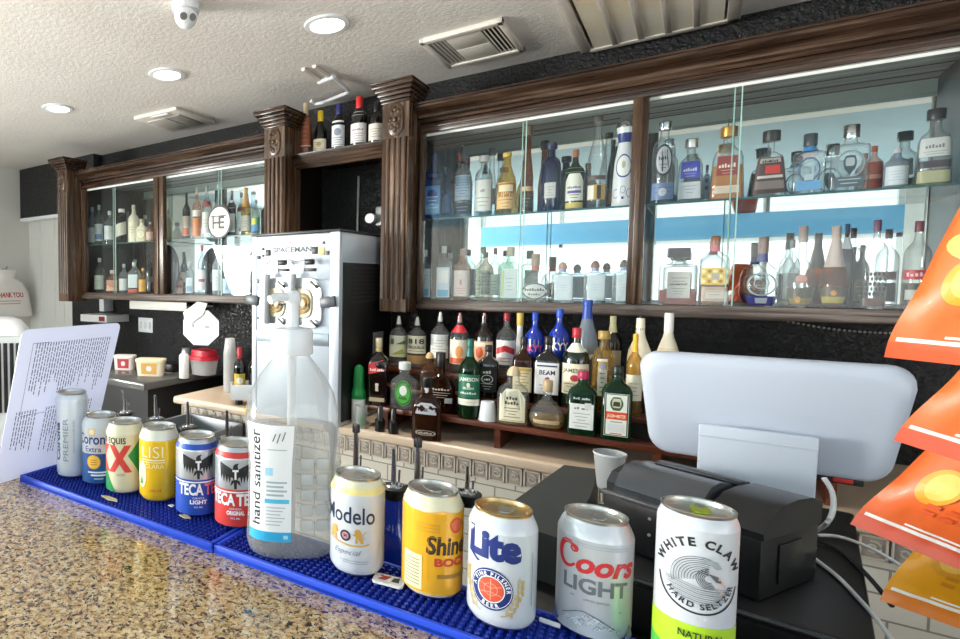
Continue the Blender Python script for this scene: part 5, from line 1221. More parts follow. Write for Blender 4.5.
# ------------------------------------------------------------------ hand sanitizer jug
sp = at_z(291, 545, MZ); sp.y = .655
srz = math.atan2(-sp.x, sp.y) + R(9)
o = tag(empty('hand_sanitizer_jug', (sp.x, sp.y, MZ), srz), 'large clear plastic pump jug of hand sanitizer standing on the blue mat', 'bottle')
JS = [(0, .052, .038, 3), (.004, .057, .041, 3), (.012, .0595, .043, 3), (.040, .058, .042, 3), (.120, .057, .042, 3), (.150, .060, .044, 2.6), (.172, .062, .047, 2.4), (.190, .061, .047, 2.2), (.210, .056, .045, 2), (.232, .044, .038, 2), (.252, .029, .027, 2), (.262, .022, .022, 2), (.272, .021, .021, 2)]
b = MB(); b.loft(JS, G['plastic'], 40); b.build('jug_body', o)
LQC = thin_glass('clear_gel', (.975, .98, .98), .88, .5, diff=.04, dcol=(.82, .84, .85))
b = MB(); b.loft([(q[0] + .003, q[1] * .95, q[2] * .95, q[3]) for q in JS[:6]] + [(.165, .058, .043, 2.5)], LQC, 36); b.build('sanitizer_gel', o)
b = MB()
PANELM = thin_glass('ribbed_plastic', (.86, .88, .88), .7, diff=.30, dcol=(.80, .81, .82))
for z in (.045, .065, .085, .105, .125):
    for s in (.004, .024): b.xbox(Matrix.Translation((s + .010, -.0405, z)), (.017, .006, .016), PANELM, .003)
b.build('moulded_panels', o)
b = MB(); b.tube([(.054, .016, .160), (.064, .026, .148), (.067, .028, .105), (.063, .026, .06), (.054, .016, .035)], .0075, G['plastic'], 10); b.build('carry_handle', o)
b = MB(); b.lathe([(.0265, .262), (.0275, .264), (.0275, .292), (.0255, .296), (.012, .298)], WHITE, 32); b.build('screw_collar', o)
b = MB(); b.lathe([(.0085, .298), (.0085, .330)], WHITE, 16); b.lathe([(.010, .330), (.011, .332), (.011, .342), (.007, .346)], WHITE, 16)
b.tube([(0, 0, .337), (-.020, -.010, .338), (-.032, -.016, .334)], .006, WHITE, 10); b.build('pump_head', o)
b = MB(); b.tube([(0, 0, .292), (0, 0, .02)], .0060, G['cup'], 12); b.build('dip_tube', o)
A = Art()
A.rect(-.066, .024, -.006, .176, '#f3f4f5'); A.rect(-.0662, .024, -.006, .0365, '#2ea9dc')
A.text('hand sanitizer', -.0465, .1065, .0125, '#20242c', .012, 0, .125, PI / 2)
A.rect(-.040, .110, -.030, .120, '#a9dcf0')
for k in range(4): A.rect(-.038, .100 - .0055 * k, -.012 - .004 * (k % 2), .1025 - .0055 * k, '#a7b4be', same=k > 0)
A.rect(-.040, .074, -.009, .0795, '#58bfe6')
for k in range(6): A.rect(-.038, .068 - .0045 * k, -.014 - .003 * (k % 3), .0692 - .0045 * k, '#b4bcc4', same=k > 0)
for k, q in enumerate(((-.032, .155, -.029, .165), (-.027, .153, -.024, .166), (-.021, .156, -.018, .168))): A.stroke([(q[0], q[1]), (q[2], q[3])], .0012, '#5a626c')
A.rect(-.038, .1435, -.014, .1445, '#aab2ba'); A.rect(-.016, .028, -.010, .033, '#9fdcf2')
jf = loft_map([(q[0], q[1], q[2], q[3]) for q in JS], .10)
A.build('front_label', jf, o, du=.005, dv=.012)

# ------------------------------------------------------------------ speed rail
b = MB()
b.box(-1.20, -.12, .80, .81, .80, .93, STEEL); b.box(-1.20, -.12, .95, .96, .80, .93, STEEL); b.box(-1.20, -.12, .80, .96, .80, .81, STEEL); b.box(-1.20, -1.19, .80, .96, .80, .93, STEEL); b.box(-.13, -.12, .80, .96, .80, .93, STEEL)
tag(b.build('speed_rail'), 'steel speed rail trough behind the bar holding pourer bottles', 'bottle rack')
def rail_bottle(px, ytip, ybase, body, sp_r, text, tipcol=None, lean=0.0, label=None, Y=.912):
    p = at_y(px, ybase, Y); zb = p.z; zt = at_y(px, ytip, Y).z
    o = tag(empty('liquor_bottle', (p.x, Y, .8105), math.atan2(-p.x, p.y) * .7), text, 'bottle', 'pourer bottles in the speed rail')
    H = zb - .8105
    b = MB(); b.loft([(0, .029, .029, 2), (.004, .031, .031, 2), (H * .62, .031, .031, 2), (H * .72, .027, .027, 2), (H * .80, .019, .019, 2), (H * .86, .0145, .0145, 2), (H - .012, .0135, .0135, 2)], BODY[body], 24); b.build('glass_body', o)
    b = MB(); b.lathe([(.0135, H - .020), (.015, H - .016), (.0155, H - .006), (.021, H - .004), (.021, H - .001), (.0125, H)], BLACK, 18); b.build('pourer_collar', o)
    b = MB(); b.lathe([(.0145, H - .001), (.0145, H + .0015), (.009, H + .003)], CHROME, 18); h = zt - zb
    b.tube([(0, 0, H), (0, 0, H + .5 * h), (lean, -.004, H + h)], [sp_r, sp_r * .9, sp_r * .62], STEEL, 10); b.build('metal_spout', o)
    b = MB(); b.tube([(.007, .004, H), (.008, .004, H + .42 * h)], .0018, STEEL, 6); b.build('air_tube', o)
    if tipcol:
        b = MB(); b.lathe([(sp_r * 1.25, H + h - .014), (sp_r * 1.25, H + h - .002), (sp_r, H + h)], pbr(tipcol, .35), 12); b.build('spout_cap', o)
    if label:
        A = Art(); A.rect(-.03, .05, .03, .14, label); A.build('front_label', loft_map([(0, .031, .031, 2), (.2, .031, .031, 2)], .1), o, du=.006)
rail_bottle(125, 390, 412, 'dark', .0042, 'rail bottle with leaning chrome spout behind the navy and white can', lean=-.006)
rail_bottle(155.5, 395, 418, 'dark', .0040, 'rail bottle with chrome spout behind the yellow can')
rail_bottle(188, 401, 426, 'dark', .0040, 'rail bottle with chrome spout behind the blue eagle can')
rail_bottle(227, 410, 438, 'amber', .0042, 'rail bottle with chrome spout behind the red eagle can')
rail_bottle(355.5, 424, 478, 'clear', .0052, 'rail bottle with thick steel spout and black tip behind the white gold lion can', '#161616')
rail_bottle(393.5, 448, 486, 'cobalt', .0040, 'cobalt blue rail bottle with chrome spout between the white and gold cans', label='#10225e', Y=.845)
rail_bottle(417, 438, 488, 'green', .0052, 'rail bottle with thick steel spout and black tip behind the golden gothic can', '#161616')
rail_bottle(467, 465, 492, 'clear', .0036, 'rail bottle with slim chrome spout between the gold and white badge cans')

# ------------------------------------------------------------------ laminated menu
LAM, nt_, b_ = nodes('laminated_paper')      # paper lets part of the window light through
b_.inputs['Base Color'].default_value = (*lin('#eceefb'), 1); b_.inputs['Roughness'].default_value = .25
tl_ = N(nt_, 'ShaderNodeBsdfTranslucent'); tl_.inputs['Color'].default_value = (*lin('#eceefb'), 1)
ms_ = N(nt_, 'ShaderNodeMixShader', Fac=.4)
nt_.links.new(b_.outputs[0], ms_.inputs[1]); nt_.links.new(tl_.outputs[0], ms_.inputs[2]); nt_.links.new(ms_.outputs[0], nt_.nodes['Material Output'].inputs['Surface'])
BL, BR2, TR, TL = (Vector(q) for q in ((-.966, .533, 1.0595), (-.967, .751, 1.0595), (-.851, .751, 1.350), (-.865, .533, 1.348)))
ex = (BR2 - BL); W_ = ex.length; ex = ex.normalized(); ey = (TL - BL); ey = (ey - ex * ey.dot(ex)); Hm = ey.length; ey = ey.normalized(); ez = ex.cross(ey)
MM = Matrix.Identity(4)
for i in range(3): MM[i][0], MM[i][1], MM[i][2], MM[i][3] = ex[i], -ez[i], ey[i], BL[i]
o = tag(empty('laminated_menu', BL), 'white laminated menu sheet leaning at the left end of the bar', 'menu')
L2 = Matrix.Translation(-BL) @ MM
b = MB()
r_ = .012; out = []
for cx, cz, a0 in ((W_ - r_, r_, -90), (W_ - r_, Hm - r_, 0), (r_, Hm - r_, 90), (r_, r_, 180)):
    for k in range(5): a = R(a0 + 22.5 * k); out.append((cx + r_ * math.cos(a), cz + r_ * math.sin(a)))
b.prism(out, -.0008, .0008, LAM, 'y', M=L2); b.build('sheet', o)
A = Art(); rnd = random.Random(5)
ik = '#3c4058'
def block(x0, x1, z0, z1, step):
    x = x0
    while x < x1:
        ln = (z1 - z0) * (.55 + .45 * rnd.random()); z = z1
        while z > z1 - ln:
            s_ = .004 + .008 * rnd.random(); A.rect(x, max(z - s_, z1 - ln), x + .0018, z, ik, same=True); z -= s_ + .0022
        x += step
block(.034, W_ - .020, .165, .278, .0056); block(.018, .062, .050, .145, .0056); block(.080, .115, .035, .145, .0056); block(.130, .190, .050, .145, .0060)
for q in ((.026, .135, .0268, .278), (.026, .135, .080, .1358), (.026, .278, .06, .2788)): A.rect(*q, ik, same=True)
A.build('printed_lines', flat_map(L2 @ Matrix.Translation((0, -.0008, 0))), o, base=.0003, eps=0.00001)

# ------------------------------------------------------------------ frozen drink machine
o = tag(empty('frozen_drink_machine', (-1.503, 2.40, LZ)), 'steel countertop frozen drink machine with two taps on the ledge', 'drink machine')
W2 = .247; HM = .908
SB = pbr('#bcc4ce', .38, .35, 'satin_steel_panel'); SBL = pbr('#c6cdd8', .35, .3, 'bright_steel_panel')
BLKP = pbr('#141516', .4, 0, 'black_vent_panel')
b = MB(); b.box(-W2, W2, .012, .60, 0, HM, SB, .006); b.build('body', o)
b = MB(); b.box(-W2, -W2 + .030, 0, .014, 0, HM, SBL, .004); b.build('frame_post', o)
b = MB(); b.box(W2 - .050, W2, 0, .014, 0, HM, SBL, .004); b.build('frame_post', o)
b = MB(); b.box(-W2 + .03, W2 - .05, .002, .014, .690, HM - .004, SBL, .003); q = b.build('control_panel', o)
A = Art(); A.text('SPACEMAN', -.01, .822, .024, '#3d444c', .03, 0, .22); A.poly([(-.02, .868), (.0, .876), (.02, .888), (.005, .876)], '#d04a3c'); A.poly([(-.028, .864), (-.012, .868), (-.016, .874)], '#d04a3c')
A.build('brand_lettering', flat_map(Matrix.Translation((0, .001, 0))), q, base=.001)
for x, z, w_, c in ((-.148, .822, .013, '#22252a'), (-.178, .842, .005, '#3a3d42'), (-.178, .808, .005, '#3a3d42'), (-.205, .80, .008, '#4a4d52'), (.118, .826, .014, '#22252a'), (.154, .822, .015, '#e2c87a'), (.165, .860, .005, '#55585c'), (.185, .812, .008, '#55504a')):
    b = MB(); b.box(x - w_, x + w_, -.006, .003, z - w_ * 1.2, z + w_ * 1.2, pbr(c, .4), .002); b.build('switch', q)
b = MB(); b.box(-W2 + .03, W2 - .05, .004, .014, .005, .686, SB, .003); b.build('lower_panel', o)
b = MB(); b.box(-W2 + .03, W2 - .05, -.004, .006, .375, .435, pbr('#aab4bd', .3, .6), .004); b.build('drip_band', o)
HEAD = pbr('#a8acb0', .3, .4, 'dispenser_head'); CLP = pbr('#cfc6a8', .25, 0, 'cream_window')
b = MB(); b.loft([(-.012, .172, .115, 5), (.0, .176, .118, 5), (.03, .180, .122, 5)], HEAD, 36, M=Matrix.Translation((-.015, .012, .575)) @ Matrix.Rotation(R(90), 4, 'X')); b.build('dispenser_head', o)
for x in (-.085, .065):
    b = MB(); b.loft([(.030, .055, .072, 3), (.036, .051, .068, 3)], CLP, 28, M=Matrix.Translation((x, .010, .575)) @ Matrix.Rotation(R(90), 4, 'X'))
    b.build('freezing_window', o)
    b = MB()
    for rr in (.040, .024): 
        b.tube([(x + rr * math.cos(t * PI / 10), -.030, .575 + rr * 1.1 * math.sin(t * PI / 10)) for t in range(21)], .007, pbr('#b89a68', .4), 6)
    b.build('scraper_ring', o)
    b = MB(); b.tube([(x - .045, -.045, .47), (x - .045, -.045, .67), (x - .04, -.045, .715)], .018, HEAD, 14); b.build('tap_body', o)
    b = MB(); b.tube([(x - .045, -.045, .68), (x - .042, -.045, .765), (x - .02, -.045, .780), (x + .03, -.050, .785)], .0075, CHROME, 10); q = b.build('tap_handle', o)
    b = MB(); b.xbox(Matrix.Translation((x + .055, -.050, .770)), (.045, .03, .026), BLACK, .008); b.build('handle_grip', q)
    b = MB(); b.xbox(Matrix.Translation((x + .03, -.003, .735)), (.060, .012, .014), BLACK, .003); b.build('slot', o)
for x in (-.165, -.045, .015, .135):
    for z in (.485, .665):
        b = MB(); b.loft([(0, .016, .016, 2), (.018, .013, .013, 2)], CHROME, 12, M=Matrix.Translation((x, -.018, z)) @ Matrix.Rotation(R(90), 4, 'X'))
        b.xbox(Matrix.Translation((x, -.034, z)) @ Matrix.Rotation(R(35), 4, 'Y'), (.05, .006, .012), BLACK, .002); b.build('wing_nut', o)
b = MB(); b.xbox(Matrix.Translation((-.02, -.03, .575)), (.075, .014, .02), BLACK, .004); b.build('center_clip', o)
for s in (-1, 1):
    b = MB(); b.xbox(Matrix.Translation((-.015 + s * .215, -.02, .585)) @ Matrix.Rotation(R(-8) * s, 4, 'Y'), (.08, .02, .05), pbr('#4a4e54', .35), .006); b.build('side_latch', o)
b = MB(); b.box(W2 - .002, W2 + .004, .03, .585, .02, HM - .14, BLKP, .003); vp = b.build('side_panel', o)
b = MB(); b.box(W2 - .002, W2 + .003, .02, .59, HM - .135, HM - .01, SB, .003); b.build('side_panel', o)
for k in range(9):
    b = MB(); b.box(W2 + .003, W2 + .006, .12, .45, .58 + .02 * k, .588 + .02 * k, pbr('#2a2c2e', .4), .001); b.build('louvre', vp)
b = MB(); b.box(W2 + .003, W2 + .006, .36, .48, .28, .42, pbr('#8d9298', .4)); b.build('rating_plate', vp)
b = MB(); b.box(-W2 - .004, W2 + .004, 0, .60, HM, HM + .012, pbr('#2c2e30', .35), .003); b.build('top_lid', o)

# ------------------------------------------------------------------ receipt printer
pf = R(64); fd = Vector((math.cos(pf), math.sin(pf), 0))
o = tag(empty('receipt_printer', (.091, 1.237, .9205), pf - R(90)), 'black receipt printer standing on the cash drawer', 'printer')
PD, PW = .185, .245          # local +Y = back along the short side, local -X = along the long side
PB = pbr('#1b1c1e', .32, 0, 'printer_black'); PG = pbr('#4c4f53', .30, 0, 'printer_smoke_lid', .3)
b = MB(); b.box(-PW, 0, 0, PD, .0, .105, PB, .006); b.build('body', o)
b = MB(); b.prism([(.0, .100), (-.002, .112), (.014, .132), (.05, .148), (.10, .152), (.15, .148), (PD, .136), (PD, .100)], -.075, 0.002, PB, 'x', smooth=True); b.build('end_housing', o)
b = MB(); b.prism([(.004, .100), (.002, .116), (.014, .138), (.034, .153), (.060, .158), (.10, .150), (.13, .140), (.13, .100)], -PW + .020, -.085, PG, 'x', smooth=True); b.build('paper_lid', o)
b = MB(); b.prism([(.010, .100), (.008, .118), (.022, .136), (.06, .146), (.14, .142), (PD, .130), (PD, .100)], -PW + .002, -PW + .020, pbr('#3a3c40', .3), 'x', smooth=True); b.build('lid_side', o)
b = MB(); b.box(-.21, -.075, .100, .122, .146, .156, PB, .003); b.box(-.21, -.08, .128, .150, .138, .149, PB, .003); b.build('tear_bar', o)
b = MB(); b.box(-PW - .002, -.078, -.006, .01, .094, .104, pbr('#5a5a5a', .35), .003); b.build('front_ledge', o)
b = MB(); b.box(.0, .003, .05, .12, .02, .085, PB, .004); b.build('end_plate', o)
b = MB()
for z in (.075, .045): b.loft([(0, .003, .003, 2), (.002, .0025, .0025, 2)], pbr('#b8bcc0', .3), 10, M=Matrix.Translation((-.16, 0, z)) @ Matrix.Rotation(R(90), 4, 'X'))
b.build('indicator_light', o)

# white all-in-one terminal seen from behind
o = tag(empty('pos_monitor', (.106, 1.62, .9205)), 'white point of sale monitor seen from behind, by the receipt printer', 'monitor')
TB = pbr('#c3c9d6', .35, 0, 'white_monitor_shell', .2)
def rr(x0, x1, z0, z1, r_, n=6):
    o_ = []
    for cx, cz, a0 in ((x1 - r_, z0 + r_, -90), (x1 - r_, z1 - r_, 0), (x0 + r_, z1 - r_, 90), (x0 + r_, z0 + r_, 180)):
        for k in range(n + 1): a = R(a0 + 90 * k / n); x_, z_ = cx + r_ * math.cos(a), cz + r_ * math.sin(a); o_.append((x_ * (.88 + .12 * min(1, z_ / .17)), z_))
    return o_
MT = Matrix.Translation((0, 0, .132)) @ Matrix.Rotation(R(7), 4, 'X')
b = MB()
def shell(M, rings, mat):
    V = [[b.bm.verts.new(M @ Vector((x, y, z))) for x, z in pts] for y, pts in rings]
    for A_, B_ in zip(V, V[1:]):
        n = len(A_)
        for i in range(n): b.face([A_[i], A_[(i + 1) % n], B_[(i + 1) % n], B_[i]], mat, True)
    b.face(V[0][::-1], mat); b.face(V[-1], mat)
shell(MT, [(-.022, rr(-.172, .172, .015, .205, .045)), (-.019, rr(-.189, .189, .006, .216, .042)), (-.010, rr(-.198, .198, .001, .224, .038)), (.006, rr(-.200, .200, 0, .226, .036)), (.012, rr(-.198, .198, .002, .224, .034))], TB)
b.build('back_shell', o, angle=50)
b = MB(); b.xbox(MT @ Matrix.Translation((0, .0135, .113)), (.29, .004, .19), pbr('#0c0d10', .1), .001); b.build('screen', o)
b = MB(); b.xbox(MT @ Matrix.Translation((.11, -.006, -.003)), (.07, .018, .012), pbr('#2a2a2c', .4), .002); b.build('port_bar', o)
b = MB(); b.xbox(MT @ Matrix.Translation((.118, -.016, -.001)), (.026, .004, .008), pbr('#d83a30', .4), .001); b.build('red_switch', o)
STM = Matrix.Translation((-.009, -.060, .108)) @ Matrix.Rotation(R(4), 4, 'X')
b = MB(); b.xbox(STM, (.172, .012, .216), pbr('#ccd2de', .35, 0, 'white_stand'), .004); b.xbox(STM @ Matrix.Translation((0, -.0065, .085)), (.170, .002, .004), pbr('#c8ccd4', .4), 0); b.build('stand_plate', o)
b = MB(); b.box(-.089, .083, -.068, .10, 0, .008, pbr('#e4e8ef', .35), .003); b.build('stand_foot', o)

# cables on the drawer
def cable(pts, r_, mat, text, name='power_cable'):
    b = MB()
    P = [Vector(p) for p in pts]; out = []
    for i in range(len(P) - 1):
        p0, p1, p2, p3 = P[max(i - 1, 0)], P[i], P[i + 1], P[min(i + 2, len(P) - 1)]
        for k in range(6):
            t = k / 6
            out.append(.5 * ((2 * p1) + (-p0 + p2) * t + (2 * p0 - 5 * p1 + 4 * p2 - p3) * t * t + (-p0 + 3 * p1 - 3 * p2 + p3) * t ** 3))
    out.append(P[-1]); b.tube(out, r_, mat, 8)
    tag(b.build(name), text, 'cable')
WC = pbr('#d9d9d8', .4, 0, 'white_cable'); zt = .9245
cable([at_z(815, 559, zt), at_z(838, 577, zt), at_z(860, 600, zt), at_z(876, 618, zt), at_z(893, 640, .925) + Vector((0, 0, -.002))], .0032, WC, 'white cable running forward across the cash drawer from the printer')
cable([at_z(818, 535, zt), at_z(840, 537, zt + .004), at_z(868, 547, zt + .003), at_z(895, 562, .91), at_z(912, 575, .87), at_z(908, 588, .83)], .0032, WC, 'white cable curving off the right edge of the cash drawer')
cable([at_y(824, 478, 1.50), at_y(832, 492, 1.50), at_y(833, 510, 1.48), at_y(826, 524, 1.45), at_z(815, 531, zt)], .004, WC, 'white cable loop hanging behind the receipt printer')
cable([at_z(818, 541, zt), at_z(840, 550, zt), at_z(862, 570, zt), at_z(880, 590, zt), at_z(892, 606, .90)], .0035, pbr('#0e0e0f', .4), 'black cable lying on the cash drawer between the white ones')
p = at_z(607, 500, .9505)
o = tag(empty('plastic_cup', (-.152, 1.70, .9205)), 'cloudy clear plastic cup left of the receipt printer', 'cup')
b = MB(); b.lathe([(.023, 0), (.024, .003), (.0335, .086), (.0345, .088), (.0325, .088), (.0225, .004)], G['cup'], 28, (True, False)); b.build('cup_body', o)
b = MB(); b.lathe([(.0335, .083), (.0355, .0865), (.0345, .089)], pbr('#e6e6e6', .4), 28, (False, False)); b.build('rim', o)

# ------------------------------------------------------------------ hanging chip bags
def chip_bag(px, py, Y, tilt, lean, main, deep, text, chips, wd=.19, ht=.20, bandc='#f2efe8', yaw=0.0, name='chip_bag', top=.55):
    """px, py: lower left crimp corner; the bag narrows to the clip it hangs from"""
    p = at_y(px, py, Y)
    o = tag(empty(name, p, 0), text, 'snack bag', 'snack bags on the hanging strip')
    o.rotation_euler = (R(lean), R(tilt), R(yaw))
    M1 = pbr(main, .42, 0, 'glossy_foil', .12); M2 = pbr(deep, .28, 0, 'deep_foil', .3)
    nx, nz = 24, 28
    def pt(i, j, side):
        u = i / nx; v = j / nz
        e = min(v, 1 - v) * ht
        crimp = .012
        q = 0 if e < crimp else min(1, (e - crimp) / (ht * .30))
        q = q * q * (3 - 2 * q)
        sx = (1 - (1 - top) * v ** 1.5) * (1 - .06 * q)
        s = abs(2 * u - 1)
        th = .024 * q * max(0, 1 - s ** 2.6) ** .6
        th += .0016 * math.sin(22 * u + 9 * v) * q * (1 - s)
        ruf = .0012 * math.sin(50 * u) * (1 - q) * (1 - abs(2 * v - 1) ** 8)
        return Vector(((u - .5) * wd * sx + wd / 2, side * (th + .0006) + ruf, v * ht))
    bm_ = MB()
    k1 = bm_.mi(M1); k2 = bm_.mi(M2)
    V = {}
    for side in (-1, 1):
        for j in range(nz + 1):
            for i in range(nx + 1):
                if side == 1 and i in (0, nx): V[side, i, j] = V[-1, i, j]
                else: V[side, i, j] = bm_.bm.verts.new(pt(i, j, side))
        for j in range(nz):
            for i in range(nx):
                q = [V[side, i, j], V[side, i + 1, j], V[side, i + 1, j + 1], V[side, i, j + 1]]
                f = bm_.bm.faces.new(q if side < 0 else q[::-1])
                f.smooth = True; f.material_index = k2 if (j < 2 or j >= nz - 2) else k1
    bm_.build('bag_body', o, angle=80)
    def f(u, v, off):
        i = (u / wd) * nx; j = (v / ht) * nz
        i = min(max(i, 0), nx); j = min(max(j, 0), nz)
        q = pt(i, j, -1); q.y -= off + .0004; return q
    A = Art()
    A.rect(.004, .015, wd - .004, .0185, bandc); A.rect(.03, .0205, wd * .6, .0225, bandc)
    chips(A)
    A.build('printed_artwork', f, o, du=.006, dv=.006)
    return o
def crisps(seed, fine, cc=('#f0b440', '#e8a030', '#f4c860')):
    def f(A):
        rnd = random.Random(seed)
        for k in range(13):
            x = .02 + .14 * rnd.random(); z = .062 + .075 * rnd.random(); a = rnd.random() * 3; rx, ry = .020, .012
            P = [(rx * math.cos(t), ry * math.sin(t)) for t in [2 * PI * i / 18 for i in range(18)]]
            A.poly([(min(max(x + px_ * math.cos(a) - pz * math.sin(a), .002), .188), z + px_ * math.sin(a) + pz * math.cos(a)) for px_, pz in P], cc[k % 3])
        A.disc(.115, .130, .036, '#f4f0e6', .022); A.disc(.028, .068, .015, '#dd9a2a', .020); A.disc(.029, .069, .011, '#eebb55', .015); A.disc(.068, .074, .019, '#e2a23a', .015); A.disc(.069, .075, .014, '#f2c468', .010)
        for k in range(2):
            for j in range(9): A.rect(.03 + .013 * j, .046 - .008 * k, .03 + .013 * j + .009, .0505 - .008 * k, fine, same=(j + k) > 0)
    return f
chip_bag(880, 600, .94, 8, -8, '#eaa018', '#e27c14', 'yellow bag of potato chips, lowest in the hanging strip', crisps(2, '#d08a20'), yaw=-8)
chip_bag(850, 524, .885, 17, -8, '#e2642a', '#d84818', 'orange bag of potato chips, second lowest in the hanging strip', crisps(3, '#d85a2c'), yaw=-8)
chip_bag(893, 440, .83, 16, -8, '#e2682e', '#d84818', 'orange bag of potato chips in the middle of the hanging strip, over the monitor corner', crisps(4, '#d8602e'), yaw=-8)
chip_bag(884, 357, .775, 4, -8, '#e46a30', '#dc5420', 'orange bag of potato chips at the top, in front of the cabinet corner', crisps(5, '#d8602e'), yaw=-8)
o = tag(empty('snack_strip', (.36, .68, BZ)), 'upright display strip that the snack bags hang from', 'display rack')
b = MB(); b.box(-.012, .012, -.004, .004, .004, .56, pbr('#d8dadc', .4), .002); b.build('upright', o)

# ------------------------------------------------------------------ things by the far worktop
zt = .8005
def at_c(px, py): return at_z(px, py, zt)
def tub(px, py, sx, sy, h, rz, text, lid, side, band=None):
    p = at_c(px, py); o = tag(empty('food_container', (p.x, p.y, zt), R(rz)), text, 'food container', 'food containers on the far worktop')
    b = MB(); b.loft([(0, sx * .45, sy * .45, 5), (h * .85, sx * .5, sy * .5, 5)], pbr(side, .35), 24); b.build('tub', o)
    b = MB(); b.loft([(h * .85, sx * .53, sy * .53, 5), (h, sx * .53, sy * .53, 5), (h * 1.02, sx * .48, sy * .48, 5)], pbr(lid, .35), 24); b.build('lid', o)
    if band:
        A = Art(); A.rect(-sx * .28, h * .12, sx * .28, h * .78, band); A.disc(0, h * .45, sx * .10, '#ece6dc', h * .16); A.build('printed_band', loft_map([(0, sx * .455, sy * .455, 5), (h, sx * .505, sy * .505, 5)], h * .5), o, du=.01)
tub(125, 369, .15, .09, .10, 30, 'white and red food tub next to the menu on the far worktop', '#e6e2dc', '#e2dcd8', '#b8404a')
tub(151, 375, .19, .11, .11, 30, 'cream food tub with yellow lid on the far worktop', '#e8dcb8', '#ece2c6', '#d8a860')
p = at_c(171, 371); b = MB(); b.box(-.06, .06, -.04, .04, 0, .055, BLACK, .008); tag(b.build('black_tray', loc=(p.x, p.y, zt)), 'small black tray between the cream tub and the white spray can', 'tray')
p = at_c(172, 366)
for k in range(4):
    b = MB(); b.lathe([(.040, 0), (.030, .07), (.028, .0705)], G['cup'], 20, (False, True))
    tag(b.build('plastic_cup', loc=(p.x + .02, p.y + .13, zt + .018 * k + .0005)), 'clear plastic cup in the upside down stack behind the black tray', 'cup', 'stacked clear cups on the far worktop')
p = at_c(184, 378)
o = tag(empty('spray_can', (p.x, p.y, zt)), 'white spray can standing on the far worktop', 'spray can')
b = MB(); b.lathe([(.030, 0), (.032, .004), (.032, .145), (.024, .158)], pbr('#e6e6e4', .3), 22); b.build('can_body', o)
b = MB(); b.lathe([(.014, .158), (.013, .172), (.006, .180)], WHITE, 14); b.build('spray_cap', o)
p = at_c(204, 374)
o = tag(empty('food_box', (p.x, p.y, zt)), 'round clear food box with red lid on the far worktop', 'food container')
b = MB(); b.loft([(0, .075, .065, 3), (.10, .092, .078, 3)], G['cup'], 28); b.build('tub', o)
b = MB(); b.loft([(.10, .098, .084, 3), (.125, .098, .084, 3), (.128, .085, .07, 3), (.165, .082, .068, 3), (.168, .07, .06, 3)], pbr('#c62a3c', .35), 28); b.build('lid', o)
# stack of cups on the ledge
p = at_z(230, 392, LZ)
for k in range(14):
    b = MB(); b.lathe([(.027, 0), (.039, .095), (.0405, .098), (.0385, .098), (.026, .003)] if 0 else [(.040, 0), (.0415, .003), (.029, .098), (.028, .1)], G['cup'], 22, (False, True))
    tag(b.build('plastic_cup', loc=(p.x, p.y, LZ + .0005 + 0.0178 * k)), 'clear plastic cup in the tall upside down stack on the ledge', 'cup', 'tall cup stack on the ledge')
p = at_z(247, 404, LZ)
o = tag(empty('bottle_caddy', (p.x, p.y, LZ + .0005), R(40)), 'white caddy holding two small wine bottles on the ledge', 'caddy')
b = MB(); b.box(-.09, .09, -.05, .05, .03, .04, WHITE, .003)
for q in ((-.09, .09, -.05, -.045), (-.09, .09, .045, .05), (-.09, -.085, -.05, .05), (.085, .09, -.05, .05)): b.box(q[0], q[1], q[2], q[3], .03, .115, WHITE, .002)
b.build('tray', o)
b = MB()
for x in (-.045, .045): b.cyl(x, 0, 0, .03, .022, BLACK, 16)
b.build('rubber_foot', o)
for x, c, l, tx in ((-.042, '#c02a2c', '#c8a838', 'small wine bottle with red foil and gold label in the white caddy'), (.042, '#c0303a', '#17161a', 'small dark wine bottle with red foil in the white caddy')):
    q = o.matrix_basis @ Vector((x, 0, .041))
    bottle('wine_bottle', tx, 'small wine bottles in the caddy', q, .275, .066, 'wine', 'wine', c, [L_(.20, .48, .9, l, ('d', 0, 0, .5, .5, '#ece6d0'))], R(40))
b = MB(); p = at_z(247, 412, LZ); b.loft([(0, .016, .016, 2), (.018, .016, .016, 2)], pbr('#e8d83a', .4), 16); tag(b.build('yellow_cap', loc=(p.x, p.y, LZ + .0005)), 'small yellow cap lying on the ledge by the bottle caddy', 'cap')

# wall pieces under the far cabinet
p = at_y(146, 325, YB)
o = tag(empty('switch_plate', (p.x, YB, p.z)), 'white triple light switch plate on the black wall', 'light switch')
b = MB(); b.box(-.085, .085, -.008, 0, -.06, .06, WHITE, .004); b.build('plate', o)
for x in (-.05, 0, .05):
    b = MB(); b.box(x - .012, x + .012, -.014, -.006, -.028, .028, pbr('#d0d0ce', .4), .003); b.build('rocker', o)
p0 = at_y(129, 306, 2.96); p1 = at_y(186, 308, 2.96)
o = tag(empty('paper_shelf', ((p0.x + p1.x) / 2, 3.05, 1.238)), 'white ledge tray fixed under the far cabinet', 'shelf')
hw_ = (p1.x - p0.x) / 2
b = MB(); b.box(-hw_, hw_, -.08, .21, .0, .015, WHITE, .003); b.box(-hw_, hw_, -.085, -.08, -.02, .042, pbr('#dcd8d0', .4), .002); b.build('tray', o)
p = at_y(203, 326, 2.862)
o = tag(empty('paper_sign', (p.x, 2.84, p.z - .01), R(20)), 'white octagonal paper sign hanging under the far cabinet', 'sign')
s = .135
b = MB(); b.prism([(s * 1.0 * math.cos(R(22.5 + 45 * k)), s * .92 * math.sin(R(22.5 + 45 * k))) for k in range(8)], -.001, .001, pbr('#e6eaec', .5), 'y'); b.build('sheet', o)
